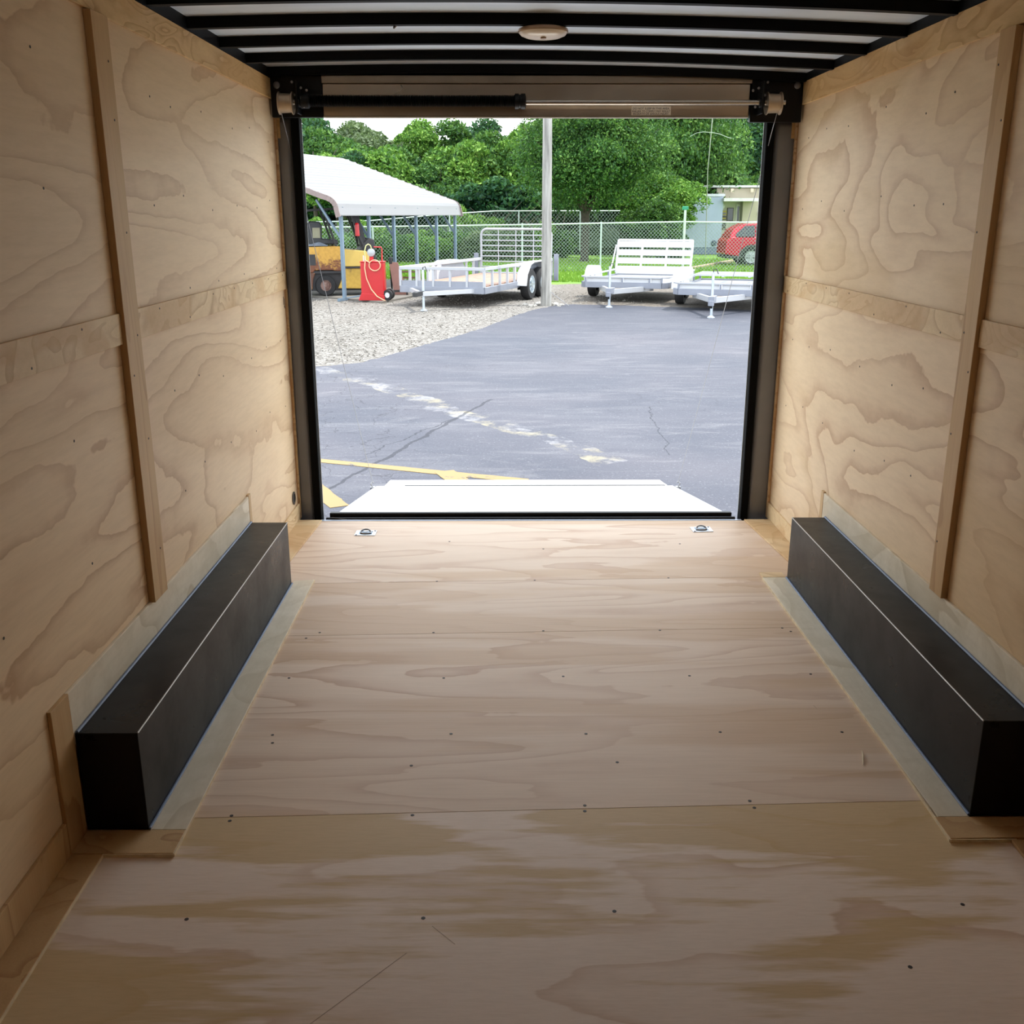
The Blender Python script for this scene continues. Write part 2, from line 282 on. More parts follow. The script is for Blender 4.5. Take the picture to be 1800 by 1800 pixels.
# ------------------------------------------------------------------ mesh helpers
class MB:
    def __init__(s): s.v = []; s.f = []
    def add(s, vs, fs):
        o = len(s.v); s.v += [tuple(x) for x in vs]; s.f += [tuple(i + o for i in f) for f in fs]; return s
    def box(s, x0, x1, y0, y1, z0, z1, M=None):
        vs = [Vector((x, y, z)) for x in (x0, x1) for y in (y0, y1) for z in (z0, z1)]
        if M is not None: vs = [M @ q for q in vs]
        return s.add(vs, [(0, 1, 3, 2), (4, 6, 7, 5), (0, 4, 5, 1), (2, 3, 7, 6), (0, 2, 6, 4), (1, 5, 7, 3)])
    def quadprism(s, pts, z0, z1):
        n = len(pts); vs = [(p[0], p[1], z0) for p in pts] + [(p[0], p[1], z1) for p in pts]
        return s.add(vs, [tuple(range(n))[::-1], tuple(range(n, 2 * n))] + [(i, (i + 1) % n, n + (i + 1) % n, n + i) for i in range(n)])
    def extr(s, prof, axis, a, b):
        """profile of 2-D points extruded along axis from a to b ('x': prof=(y,z), 'y': prof=(x,z))"""
        n = len(prof)
        mk = (lambda p, t: (t, p[0], p[1])) if axis == 'x' else (lambda p, t: (p[0], t, p[1]))
        vs = [mk(p, a) for p in prof] + [mk(p, b) for p in prof]
        return s.add(vs, [tuple(range(n))[::-1], tuple(range(n, 2 * n))] + [(i, (i + 1) % n, n + (i + 1) % n, n + i) for i in range(n)])
    def bar(s, p, q, w, h=None, up=(0, 0, 1)):
        p, q = Vector(p), Vector(q); h = h or w; d = (q - p).normalized(); u = Vector(up)
        if abs(d.dot(u)) > .98: u = Vector((0, 1, 0))
        r = d.cross(u).normalized(); u = r.cross(d)
        vs = [c + r * a * w / 2 + u * b * h / 2 for c in (p, q) for a, b in ((-1, -1), (1, -1), (1, 1), (-1, 1))]
        return s.add(vs, [(0, 1, 2, 3), (7, 6, 5, 4)] + [(i, i + 4, (i + 1) % 4 + 4, (i + 1) % 4) for i in range(4)])
    def tube(s, pts, r, n=8, caps=True):
        pts = [Vector(p) for p in pts]; rs = r if isinstance(r, (list, tuple)) else [r] * len(pts); o = len(s.v)
        prev = None; vs = []
        for i, p in enumerate(pts):
            d = (pts[min(i + 1, len(pts) - 1)] - pts[max(i - 1, 0)]).normalized()
            if prev is None:
                a = Vector((0, 0, 1)) if abs(d.z) < .9 else Vector((1, 0, 0)); e = d.cross(a).normalized()
            else: e = (prev - d * prev.dot(d)).normalized()
            prev = e; g = d.cross(e)
            vs += [p + (e * math.cos(2 * PI * k / n) + g * math.sin(2 * PI * k / n)) * rs[i] for k in range(n)]
        fs = [(i * n + k, i * n + (k + 1) % n, (i + 1) * n + (k + 1) % n, (i + 1) * n + k) for i in range(len(pts) - 1) for k in range(n)]
        if caps: fs += [tuple(range(n))[::-1], tuple(range((len(pts) - 1) * n, len(pts) * n))]
        return s.add(vs, fs)
    def lathe(s, prof, c, ax, n=24):
        """prof: (radius, t along ax)"""
        ax = Vector(ax).normalized(); c = Vector(c); e = ax.cross(Vector((0, 0, 1)) if abs(ax.z) < .9 else Vector((1, 0, 0))).normalized(); g = ax.cross(e)
        vs = [c + ax * t + (e * math.cos(2 * PI * k / n) + g * math.sin(2 * PI * k / n)) * r for r, t in prof for k in range(n)]
        m = len(prof)
        fs = [(i * n + k, i * n + (k + 1) % n, (i + 1) * n + (k + 1) % n, (i + 1) * n + k) for i in range(m - 1) for k in range(n)]
        fs += [tuple(range(n))[::-1], tuple(range((m - 1) * n, m * n))]
        return s.add(vs, fs)
    def build(s, name, mat, parent=None, bevel=0.0, smooth=False, seg=2, **props):
        me = bpy.data.meshes.new(name); me.from_pydata(s.v, [], s.f); me.validate(); me.update()
        bm = bmesh.new(); bm.from_mesh(me); bmesh.ops.recalc_face_normals(bm, faces=bm.faces); bm.to_mesh(me); bm.free()
        me.materials.append(mat)
        if smooth:
            me.polygons.foreach_set('use_smooth', [True] * len(me.polygons))
            try: me.set_sharp_from_angle(angle=math.radians(40))
            except Exception: pass
        o = bpy.data.objects.new(name, me); COL.objects.link(o)
        if bevel:
            md = o.modifiers.new('bevel', 'BEVEL'); md.width = bevel; md.segments = seg; md.limit_method = 'ANGLE'; md.angle_limit = math.radians(35)
        if parent: o.parent = parent
        for k, v in props.items(): o[k] = v
        return o
def tag(o, label, cat, group=None, kind=None):
    o['label'] = label; o['category'] = cat
    if group: o['group'] = group
    if kind: o['kind'] = kind
    return o
def thing(name, label, cat, loc=(0, 0, 0), rz=0, group=None):
    o = bpy.data.objects.new(name, None); COL.objects.link(o); o.location = loc; o.rotation_euler = (0, 0, rz); o.empty_display_size = .1
    return tag(o, label, cat, group)
def struct(name, label=None, loc=(0, 0, 0)):
    o = bpy.data.objects.new(name, None); COL.objects.link(o); o.location = loc; o['kind'] = 'structure'
    if label: o['label'] = label
    return o
def B(x0, x1, y0, y1, z0, z1): return MB().box(x0, x1, y0, y1, z0, z1)
rnd = random.Random(7)
OK[0] = 1.0
# ================================================================== trailer interior
WL, WR = -1.167, 1.313          # faces of the strips on the two walls
PL, PR = WL - .010, WR + .010   # plywood faces
YF, YD = -2.6, 5.02             # front wall, door sill
# ---- floor
floor = struct('floor')
fz = lambda x: .0365 * x
def sheet(y0, y1, mat, x0=PL - .02, x1=PR + .02, a0=True, a1=True):
    g = .0013
    p = [(x0, y0 + g + (fz(x0) if a0 else 0)), (x1, y0 + g + (fz(x1) if a0 else 0)), (x1, y1 - g + (fz(x1) if a1 else 0)), (x0, y1 - g + (fz(x0) if a1 else 0))]
    return MB().quadprism(p, -.019, 0).build('plywood_sheet', mat, floor)
sheet(YF, 1.13, MW['floor_near'], a0=False); sheet(1.13, 2.358, MW['floor_near']); sheet(2.358, 3.56, MW['floor']); sheet(3.56, 4.128, MW['floor']); sheet(4.128, YD, MW['floor'], a1=False)
B(PL - .05, PR + .05, YF - .03, YD - .002, -.07, -.0195).build('subfloor', plain('subfloor_dark', srgb(60, 50, 40), .9), floor)
def fstrip(pts, mat=None, h=.010, nm='floor_strip'): return MB().quadprism(pts, 0.0002, h).build(nm, mat or MW['dirty'], floor, bevel=.0012)
# left strips round the wheel box
fstrip([(WL, YF), (-1.072, YF), (-1.088, 2.155), (WL, 2.155)], MW['batten'])
fstrip([(WL, 2.157), (-.912, 2.157), (-.912, 2.257), (WL, 2.257)], MW['batten'], .0105)
fstrip([(-1.006, 2.259), (-.910, 2.259), (-.920, 4.118), (-1.006, 4.10)])
fstrip([(WL, 4.09), (-1.095, 4.09), (-1.045, 5.012), (WL, 5.012)], MW['strip'])
# right
fstrip([(1.205, YF), (WR, YF), (WR, 2.205), (1.225, 2.205)], MW['batten'])
fstrip([(1.070, 2.208), (WR, 2.215), (WR, 2.305), (1.070, 2.305)], MW['batten'], .0105)
fstrip([(1.163, 2.307), (1.163, 4.135), (1.062, 4.135), (1.078, 2.307)])
fstrip([(1.062, 4.137), (1.163, 4.137), (1.163, 4.20), (1.062, 4.20)], MW['strip'], .0105)
fstrip([(1.253, 4.16), (WR, 4.16), (WR, 5.012), (1.180, 5.012)], MW['strip'])
# bright cut edges of the strips facing the aisle
e = MB()
for p, q in (((-1.0725, YF), (-1.0885, 2.157)), ((-1.088, 2.1555), (-.911, 2.1555)), ((-.911, 2.157), (-.919, 4.118)), ((1.0685, 2.208), (1.0765, 2.6)), ((1.0765, 2.6), (1.0605, 4.135)), ((1.069, 2.2065), (1.24, 2.2065))):
    e.bar((p[0], p[1], .0045), (q[0], q[1], .0045), .003, .009)
e.build('cut_edge', MW['edge'], floor)
# screw heads
SCREW = plain('screw_dark', srgb(46, 34, 28), .6)
sc = MB()
def screwdot(x, y): sc.lathe([(.0052, 0), (.0052, .0006), (.002, .0008)], (x, y, 0.0), (0, 0, 1), 7)
for px, py in ((328, 1616), (744, 1614), (1080, 1602), (1692, 1590), (407, 1434), (404, 1443), (725, 1433), (1028, 1416), (1028, 1426), (1318, 1408), (1326, 1420), (479, 1292), (479, 1306), (793, 1290), (1030, 1290), (1266, 1287), (1480, 1287),
               (508, 1192), (780, 1192), (990, 1189), (1212, 1188), (1425, 1185), (562, 1112), (762, 1112), (955, 1109), (1160, 1108), (1375, 1104), (538, 1122), (1390, 1110), (768, 1022), (940, 1020), (1175, 1016), (790, 952), (1195, 956), (955, 965), (723, 1346), (1085, 1340), (1600, 1700), (300, 1235)):
    p = gp(px, py, 0); screwdot(p.x, p.y)
sc.build('screws', SCREW, floor, kind='stuff')
# scratches and boot scuffs are pencil thin marks lying on the sheet
sf = MB()
for a, b_ in (((545, 1800), (715, 1675)), ((760, 1628), (800, 1660)), ((1430, 1240), (1436, 1246))):
    p, q = gp(*a, 0), gp(*b_, 0); sf.bar((p.x, p.y, .0002), (q.x, q.y, .0002), .0016, .0004)
sf.build('scratch', plain('scuff_grey', srgb(190, 168, 148), .8), floor)
p = gp(1515, 1321, 0); q = gp(1517, 1345, 0)
tag(MB().tube([(p.x, p.y, .003), ((p.x + q.x) / 2 + .002, (p.y + q.y) / 2, .006), (q.x, q.y, .003)], [.001, .003, .0012], 5).build('wood_splinter', MW['edge']), 'pale wood splinter lying on the plywood floor beside the right wheel box', 'splinter')
thr = B(-1.055, 1.170, YD + .001, YD + .022, -.05, .0015).build('threshold_strip', plain('threshold_alu', srgb(176, 184, 196), .4, .6), floor, bevel=.001)
# ---- walls
TL0, TL1 = 2.067, 2.156; TR0, TR1 = 2.042, 2.141
def wall(side):
    L = side < 0
    W, P = (WL, PL) if L else (WR, PR); s = 1 if L else -1   # s: direction into the room
    wl = struct('wall_left' if L else 'wall_right')
    def pb(nm, y0, y1, z0, z1, t0, t1, mat, bev=.0015):
        xs = sorted((W + s * t0, W + s * t1)); return B(xs[0], xs[1], y0, y1, z0, z1).build(nm, mat, wl, bevel=bev)
    pb('steel_skin', YF - .05, YD + .12, -.05, 2.23, -.06, -.035, plain('trailer_skin', srgb(30, 30, 32), .4))
    st = (2.868, 2.985) if L else (2.935, 3.025); sz = (.402, 2.065) if L else (.384, 2.040)
    mid = (st[0] + st[1]) / 2
    t0, t1 = (TL0, TL1) if L else (TR0, TR1); m0, m1 = (1.194, 1.281) if L else (1.176, 1.257); ye = 5.095
    M1 = MW['wall'] if L else MW['wallR']
    cuts = [YF, .48, 1.70, mid, ye - .026]
    for a, b_ in zip(cuts[:-1], cuts[1:]):
        pb('plywood_panel', a + .001, b_ - .001, 0.0, (m0 + m1) / 2 - .001, -.034, -.010, M1, 0)
        pb('plywood_panel', a + .001, b_ - .001, (m0 + m1) / 2 + .001, t1 - .002, -.034, -.010, M1, 0)
    # dark gap next to the near side of the strut and amber groove at the door edge
    stt = [(st, .011), ((st[0] - 1.22, st[1] - 1.22), .011), ((st[0] - 2.44, st[1] - 2.44), .011)]
    for (a, b_), t in stt: pb('batten', a, b_, sz[0], sz[1], -.010, t, MW['batten'])
    pb('top_board', YF, ye, t0, t1, -.010, .0, MW['top'])
    for a, b_ in ((YF, st[0] - 2.44), (st[1] - 2.44, st[0] - 1.22), (st[1] - 1.22, st[0]), (st[1], ye)):
        pb('middle_rail', a + .001, b_ - .001, m0, m1, -.010, .0, MW['strip'])
    pb('door_edge_strip', ye - .022, ye, .0, t0 - .001, -.034, .0, MW['strip'])
    pb('groove', ye - .0255, ye - .0222, .09, t0 - .001, -.030, -.0095, MW['amber'], 0)
    # strips round the wheel box
    yb0, yb1, zt = (2.154, 4.10, .405) if L else (2.205, 4.215, .384)
    pb('box_top_strip', yb0 + .10, yb1 - .035, .262, zt, -.010, .0, MW['dirty'])
    pb('box_end_strip', yb0, yb0 + .099, .0, zt, -.010, .001, MW['batten'])
    pb('box_end_strip', yb1 - .034, yb1, .262, zt + .004, -.010, .001, MW['batten'])
    pb('base_strip', YF, yb0 - .001, .0, .100, -.010, .0, MW['batten'])
    pb('base_strip', yb1 - .03, ye - .023, .0, .088, -.010, .0, MW['strip'])
    scr = MB(); r2 = random.Random(3 if L else 4)
    for i in range(6):
        for yy in (.9, 2.0, 2.5, 3.3, 3.55, 3.9, 4.3, 4.6, 4.9):
            zz = .35 + i * .31 + r2.uniform(-.03, .03)
            if abs(zz - 1.23) < .07 or zz < .47: continue
            x = W - s * .0098; scr.lathe([(.0038, 0), (.0038, .0008)], (x, yy + r2.uniform(-.03, .03), zz), (s, 0, 0), 6)
    for z in (.55, .9, 1.1, 1.21, 1.5, 1.8, 1.95): scr.lathe([(.0035, 0), (.0035, .0008)], (W + s * .011, mid + r2.choice((-.03, .03)), z), (s, 0, 0), 6)
    for y in (2.3, 2.6, 3.2, 3.5, 3.8, 4.1, 4.4, 4.7, 5.0): scr.lathe([(.0035, 0), (.0035, .0008)], (W, y, (m0 + m1) / 2 + r2.choice((-.028, .028))), (s, 0, 0), 6)
    scr.build('screws', SCREW, wl, kind='stuff')
    return wl
wallL = wall(-1); wallR = wall(1)
# round hole with a rim low in the left wall and pen marks
h = thing('round_vent', 'small dark round grommet low in the left plywood wall by the door opening', 'vent', (PL, 4.965, .142))
MB().lathe([(.030, 0), (.034, .002), (.034, .005), (.024, .006), (.023, .0015), (.003, .0012)], (0, 0, 0), (1, 0, 0), 24).build('rim', plain('grommet_brown', srgb(70, 62, 54), .5), h, smooth=True)
MB().lathe([(.0225, 0), (.0225, .0022)], (0, 0, 0), (1, 0, 0), 20).build('opening', plain('grommet_hole', (.01, .009, .008, 1), .8), h)
pm = MB()
for a, b_ in (((5.03, 1.16), (5.028, 1.12)), ((5.045, 1.15), (5.05, 1.10)), ((5.05, 1.10), (5.035, 1.115))):
    pm.bar((PL + .0003, a[0], a[1]), (PL + .0003, b_[0], b_[1]), .003, .0006)
pm.build('pen_mark', plain('pen_ink', srgb(50, 40, 50), .7), wallL)
# ---- front wall behind the viewer
fw = struct('wall_front')
B(PL - .04, PR + .04, YF - .05, YF - .001, -.02, 2.22).build('plywood_panel', MW['wall'], fw)
# ---- ceiling
XC, XH = .073, 1.24
def zs(x): t = (x - XC) / XH; return 2.186 + .024 * (1 - t * t) - .012 * t
ceil = struct('ceiling')
n = 24; vs = []; fs = []
xs = [PL - .06 + (PR - PL + .12) * i / n for i in range(n + 1)]
mb = MB()
prof = [(x, zs(x)) for x in xs] + [(x, zs(x) + .02) for x in reversed(xs)]
mb.extr(prof, 'y', YF - .05, YD + .14).build('roof_skin', SKIN, ceil, smooth=True)
for k in range(-14, 5):
    y = 3.365 + .402 * k
    if y < YF: continue
    xb = [PL + (PR - PL) * i / 16 for i in range(17)]
    pr = [(x, zs(x) - .037) for x in xb] + [(x, zs(x) - .0005) for x in reversed(xb)]
    MB().extr(pr, 'y', y - .017, y + .017).build('roof_bow', BOWM, ceil)
for s, x in ((1, WL), (-1, WR)):
    a, b_ = sorted((x - s * .05, x + s * .002)); zt = TL1 if s > 0 else TR1
    B(a, b_, YF, YD + .1, zt + .001, zs(x) + .002).build('top_rail', BOWM, ceil)
SEAL = plain('matte_rubber_seal', (.004, .004, .004, 1), .9, 0, .2, 3, spec=.1)
# ---- door end: header, jambs
rear = struct('wall_rear')
B(PL - .03, PR + .03, YD + .03, YD + .14, 1.998, 2.19).build('header_beam', BOWM, rear)
mb = MB(); mb.quadprism([(-.925, 4.995), (1.064, 4.995), (1.064, 5.03), (-.925, 5.03)], 1.990, 2.130).build('header_panel', HDR, rear, bevel=.003)
B(-.927, 1.070, 4.985, 5.03, 2.132, 2.166).build('header_trim', plain('header_trim_metal', srgb(170, 156, 138), .35, .8), rear, bevel=.003)
B(-.925, 1.064, 4.990, 5.034, 1.984, 1.989).build('header_lip', plain('header_lip_metal', srgb(190, 180, 160), .4, .5), rear)
B(WL, -.928, 5.0, 5.03, 1.985, 2.166).build('end_plate', BLK, rear, bevel=.002); B(1.072, WR, 5.0, 5.03, 1.965, 2.15).build('end_plate', BLK, rear, bevel=.002)
for s, xw, xd, zt in ((1, WL, -1.059, 2.0), (-1, WR, 1.174, 1.985)):
    xm = xd - s * .040
    a, b_ = sorted((xw - s * .028, xm + s * .004)); B(a, b_, 5.100, 5.17, -.05, zt).build('jamb_post', JAMB, rear, bevel=.030, seg=8, smooth=True)
    a, b_ = sorted((xm, xd)); B(a, b_, 5.075, 5.125, -.05, zt).build('jamb_seal', SEAL, rear, bevel=.006)
    a, b_ = sorted((xd - s * .002, xd + s * .003)); B(a, b_, 5.126, 5.132, -.05, zt - .01).build('weather_lip', plain('grey_lip', srgb(150, 156, 160), .5), rear)
    a, b_ = sorted((xw - s * .07, xm + s * .01)); B(a, b_, 5.15, 5.188, -.05, zt + .1).build('jamb_back', BLK, rear)
    c = MB(); c.lathe([(.012, 0), (.016, .004), (.012, .009), (.005, .011)], (xw + s * .03, 5.0, 2.125), (0, -1, 0), 12); c.build('bolt_head', DULL, rear)
# wooden end cap where the top board meets the header
B(WR - .014, WR + .002, 5.095, 5.12, 1.9, 2.14).build('end_cap', MW['top'], rear); B(WL - .002, WL + .012, 5.095, 5.12, 1.9, 2.155).build('end_cap', MW['top'], rear)
B(WR - .05, WR - .014, 5.04, 5.10, 2.03, 2.085).build('roller_block', plain('nylon_block', srgb(130, 118, 104), .6), rear, bevel=.006)
B(WL + .012, WL + .034, 5.04, 5.10, 2.04, 2.08).build('roller_block', plain('nylon_block', srgb(130, 118, 104), .6), rear, bevel=.006)
# ---- torsion spring assembly
SPR = plain('oiled_spring_steel', srgb(44, 42, 40), .35, .7)
CREAM = plain('cast_drum_metal', srgb(186, 168, 146), .38, .6, .1, 14)
ts = thing('torsion_spring', 'black coiled torsion spring on a steel shaft across the header over the door opening', 'spring', (0, 4.93, 2.044))
npt = 260; pr = [(.020 if i % 2 else .0275, i * .955 / npt) for i in range(npt + 1)]
MB().lathe(pr, (-.985, 0, .006), (1, 0, 0), 16).build('spring_coil', SPR, ts, smooth=False)
MB().tube([(-1.10, 0, 0), (1.215, 0, 0)], .0115, 12).build('shaft', plain('shaft_steel', srgb(186, 178, 168), .25, .9), ts, smooth=True)
MB().lathe([(.022, 0), (.034, .004), (.034, .020), (.030, .022), (.030, .030), (.034, .032), (.034, .05), (.02, .055)], (-.035, 0, .004), (1, 0, 0), 14).build('winding_cone', BLK, ts, smooth=True)
MB().lathe([(.02, 0), (.032, .006), (.032, .04), (.02, .05)], (-1.02, 0, .004), (1, 0, 0), 14).build('end_cone', BLK, ts, smooth=True)
for s, x in ((-1, -1.085), (1, 1.160)):
    MB().lathe([(.014, -.034), (.050, -.032), (.050, -.028), (.043, -.026), (.041, .026), (.05, .03), (.05, .034), (.014, .036)], (x, 0, -.004), (1, 0, 0), 28).build('cable_drum', CREAM, ts, smooth=True)
    b_ = MB(); xx = x + (-s) * .055
    b_.box(xx - .004, xx + .004, -.03, .07, -.05, .09); b_.lathe([(.022, -.012), (.022, .012)], (xx, 0, 0), (1, 0, 0), 14); b_.build('bearing_bracket', BLK, ts, bevel=.002)
    for dx, dz in ((.02, .06), (-.01, .03), (.03, -.02), (-.02, .085), (.045, .05)): MB().lathe([(.006, 0), (.006, .006), (.003, .008)], (xx + dx * -s, -.03 + .02, dz), (0, -1, 0), 6).build('bolt_head', DULL, ts)
MB().tube([(-.555, .015, .075), (-.545, -.01, .06), (-.56, -.02, .045), (-.585, -.01, .035)], .003, 6).build('cable_tie', plain('plastic_tie', srgb(170, 160, 145), .5), ts, label='pale plastic cable tie end')
# ---- warning label
wl_ = thing('warning_label', 'small pale warning sticker with three lines of text on the metal header', 'label', (.606, 4.9935, 2.013))
B(-.0925, .0925, -.0008, .0008, -.0185, .0215).build('backing', plain('label_vinyl', srgb(250, 244, 232), .5, 0, .02), wl_, bevel=.003)
INK = plain('label_ink', (.02, .018, .016, 1), .6)
for i, t in enumerate(('DO NOT SLEEP IN THIS AREA.', 'FAILURE TO COMPLY MAY RESULT', 'IN DEATH OR SERIOUS INJURY.')):
    cu = bpy.data.curves.new('lettering', 'FONT'); cu.body = t; cu.size = .0128; cu.align_x = 'CENTER'; cu.extrude = .0002; cu.offset = 0.0
    to = bpy.data.objects.new('lettering_tmp', cu); COL.objects.link(to); bpy.context.view_layer.update()
    me = bpy.data.meshes.new_from_object(to.evaluated_get(bpy.context.evaluated_depsgraph_get())); bpy.data.objects.remove(to)
    me.materials.clear(); me.materials.append(INK)
    w_ = max(v.co.x for v in me.vertices) - min(v.co.x for v in me.vertices); kx = (.172, .178, .166)[i] / w_
    for v in me.vertices: v.co = Vector((v.co.x * kx, -.0012, v.co.y + (.0065, -.0055, -.0165)[i]))
    o = bpy.data.objects.new('lettering', me); COL.objects.link(o); o.parent = wl_
# ---- dome light
dl = thing('dome_light', 'shallow round dome light with a pale lens fixed under a roof bow', 'lamp', (.058, 3.815, zs(.058) - .040))
MB().lathe([(.075, .004), (.086, .0), (.088, -.008), (.086, -.012)], (0, 0, 0), (0, 0, 1), 40).build('base', plain('lamp_base', srgb(168, 142, 116), .3, .3), dl, smooth=True)
MB().lathe([(.085, -.012), (.078, -.020), (.060, -.027), (.035, -.031), (.004, -.032)], (0, 0, 0), (0, 0, 1), 40).build('lens', plain('lamp_lens', srgb(232, 220, 200), .25), dl, smooth=True)
MB().lathe([(.010, 0), (.010, -.006), (.004, -.008)], (0, -.03, -.029), (0, 0, 1), 12).build('switch', plain('lamp_switch', srgb(150, 120, 90), .4), dl, smooth=True)
MB().tube([(-.05, -.02, .004), (-.056, -.025, .02), (-.056, -.02, .037)], .0025, 6).build('wire', DULL, dl)
MB().lathe([(.008, 0), (.008, .01), (.004, .014)], (.035, -.018, .018), (0, -1, 0), 10).build('wire_nut', plain('wire_nut_grey', srgb(90, 90, 90), .4), dl)
# small clip hanging from the bow at the left of the lamp
tag(MB().tube([(-.455, 3.79, zs(-.455) - .022), (-.452, 3.775, zs(-.455) - .034), (-.460, 3.77, zs(-.455) - .046)], [.005, .007, .003], 6).build('wiring_clip', DULL), 'tiny grey wiring clip on the underside of a roof bow left of the dome light', 'clip')
# ---- wheel boxes
def wheelbox(side):
    L = side < 0
    xi, W, y0, y1 = (-1.008, WL + .001, 2.2587, 4.0613) if L else (1.1649, WR - .001, 2.3104, 4.1229)
    z = .2908; x0, x1 = sorted((xi, W))
    t = thing('wheel_box', 'long black metal wheel box along the %s wall' % ('left' if L else 'right'), 'wheel box', ((x0 + x1) / 2, y0, 0))
    ox = (x0 + x1) / 2
    B(x0 - ox, x1 - ox, 0, y1 - y0, 0.0105, z).build('cover', BOXM, t, bevel=.002)
    ix = xi - ox; s = 1 if L else -1
    MB().tube([(ix, .002, z), (ix, y1 - y0 - .002, z)], .0022, 6).build('folded_edge_highlight', BOXEDGE, t)  # thin pale tube draws the highlight line along the upper inner edge
    wx = W - ox
    MB().tube([(wx + s * .004, .004, z + .001), (wx + s * .004, y1 - y0, z + .001)], .0045, 6).build('sealant_bead', CAULK, t)
    MB().tube([(ix + s * .003, .0, .0135), (ix + s * .003, y1 - y0, .0135)], .004, 6).build('sealant_bead', CAULK, t)
    return t
wheelbox(-1); wheelbox(1)
# ---- tie down rings
def tiedown(px, py, lab, ang):
    p = gp(px, py, .0005); t = thing('tie_down', lab, 'tie-down', (p.x, p.y, .0006), ang, 'recessed tie-downs by the door sill')
    fr = MB(); a, b_ = .052, .040
    for x0, x1, y0, y1 in ((-a, a, b_ - .013, b_), (-a, a, -b_, -b_ + .013), (-a, -a + .018, -b_ + .013, b_ - .013), (a - .018, a, -b_ + .013, b_ - .013)): fr.box(x0, x1, y0, y1, 0, .003)
    fr.build('plate', STEEL, t, bevel=.0008)
    B(-.034, .034, -.027, .027, -.0004, .0010).build('recess', plain('tie_recess', srgb(120, 140, 158), .35, .6), t)
    MB().tube([(.026 * math.cos(q), .019 * math.sin(q) , .005 + .010 * max(0, math.sin(q))) for q in [PI * 2 * i / 20 for i in range(21)]], .0042, 8).build('ring', DULL, t, smooth=True)
    B(-.009, .009, -.010, .006, .0005, .009).build('bracket', STEEL, t, bevel=.001)
    for sx_ in (-1, 1):
        MB().lathe([(.005, 0), (.005, .002), (.002, .003)], (sx_ * .043, .033 * sx_, .003), (0, 0, 1), 10).build('screw', DULL, t)
tiedown(643, 937.5, 'zinc tie-down ring recessed in the floor near the left end of the sill', -.03)
tiedown(1233, 931, 'zinc tie-down ring recessed in the floor near the right end of the sill', .06)
# ---- ramp door
rd = thing('ramp_door', 'lowered white ramp door with black hinge tubes beyond the sill', 'ramp', (0.06, 5.06, 0))
RAMPM = plain('ramp_plywood_white', srgb(240, 236, 228), .5, 0, .03, 3)
def slab(mb, pa, pb, xl0, xr0, xl1, xr1, t):
    (y0, z0), (y1, z1) = pa, pb
    vs = [(xl0, y0, z0), (xr0, y0, z0), (xr1, y1, z1), (xl1, y1, z1)]; vs += [(x, y, z - t) for x, y, z in vs]
    return mb.add(vs, [(0, 1, 2, 3), (7, 6, 5, 4)] + [(i, i + 4, (i + 1) % 4 + 4, (i + 1) % 4) for i in range(4)])
slab(MB(), (.05, .006), (1.795, -.306), -1.045, 1.052, -1.06, 1.052, .030).build('ramp_deck', RAMPM, rd, bevel=.002)
slab(MB(), (.045, .002), (1.80, -.312), -1.062, 1.07, -1.072, 1.066, .024).build('ramp_frame', ALU, rd)
slab(MB(), (1.825, -.309), (2.12, -.348), -1.005, 1.018, -1.00, 1.008, .012).build('ramp_flap', RAMPM, rd, bevel=.002)
slab(MB(), (1.796, -.302), (1.832, -.307), -.86, 1.0, -.86, 1.0, .02).build('flap_hinge', plain('hinge_grey', srgb(70, 72, 76), .5, .3), rd)
MB().tube([(-1.09, -.004, -.004), (1.08, -.004, -.002)], .014, 10).build('hinge_tube', BLK, rd, smooth=True)
B(-1.075, 1.068, .016, .047, -.03, .027).build('hinge_bar', BLK, rd, bevel=.004)
MB().tube([(-1.06, -.012, .012), (-.99, -.016, .002), (-.93, -.012, -.006)], .0016, 5).build('loose_wire', DULL, rd)
for s in (-1, 1):
    hk = MB(); x = s * 1.075; hk.box(x - .015, x + .015, 1.68, 1.72, -.318, -.285)
    hk.tube([(x, 1.70, -.29), (x + s * .012, 1.70, -.262), (x, 1.70, -.248), (x - s * .010, 1.70, -.258)], .005, 6); hk.build('cable_hook', DULL, rd)
for s, x0, x1 in ((-1, -1.118, 0.06 - 1.073), (1, 1.19, .06 + 1.073)):
    tag(MB().tube([(x0, 4.945, 2.03), (x1, 6.758, -.254)], .0018, 5).build('lift_cable', DULL), 'thin steel lift cable running from the %s drum down to the ramp door' % ('left' if s < 0 else 'right'), 'cable', 'lift cables of the ramp door')
OK[0] = .7
# ================================================================== ground
base = MB().add([(-90, -25, G - .02), (110, -25, G - .02), (110, 160, G - .02), (-90, 160, G - .02)], [(0, 1, 2, 3)])
o = base.build('grass_field', GRASS); o['kind'] = 'structure'
def jagged(pts, amp, step, seed):
    r = random.Random(seed); out = []
    for a, b_ in zip(pts[:-1], pts[1:]):
        a, b_ = Vector(a[:2]), Vector(b_[:2]); n = max(1, int((b_ - a).length / step))
        for i in range(n):
            p = a.lerp(b_, i / n); out.append((p.x + r.uniform(-amp, amp) * .3, p.y + r.uniform(-amp, amp)))
    out.append(tuple(pts[-1][:2])); return out
ge = jagged([(-40, 31.5), gp(740, 489), gp(850, 500), gp(1000, 499), gp(1100, 497), gp(1330, 492), (40, 30.5)], .18, .35, 4)
o = MB().add([(x, y, G - .008) for x, y in [(-40, -20), (40, -20)] + ge[::-1]], [tuple(range(len(ge) + 2))]).build('gravel_yard', GRAV); o['kind'] = 'structure'
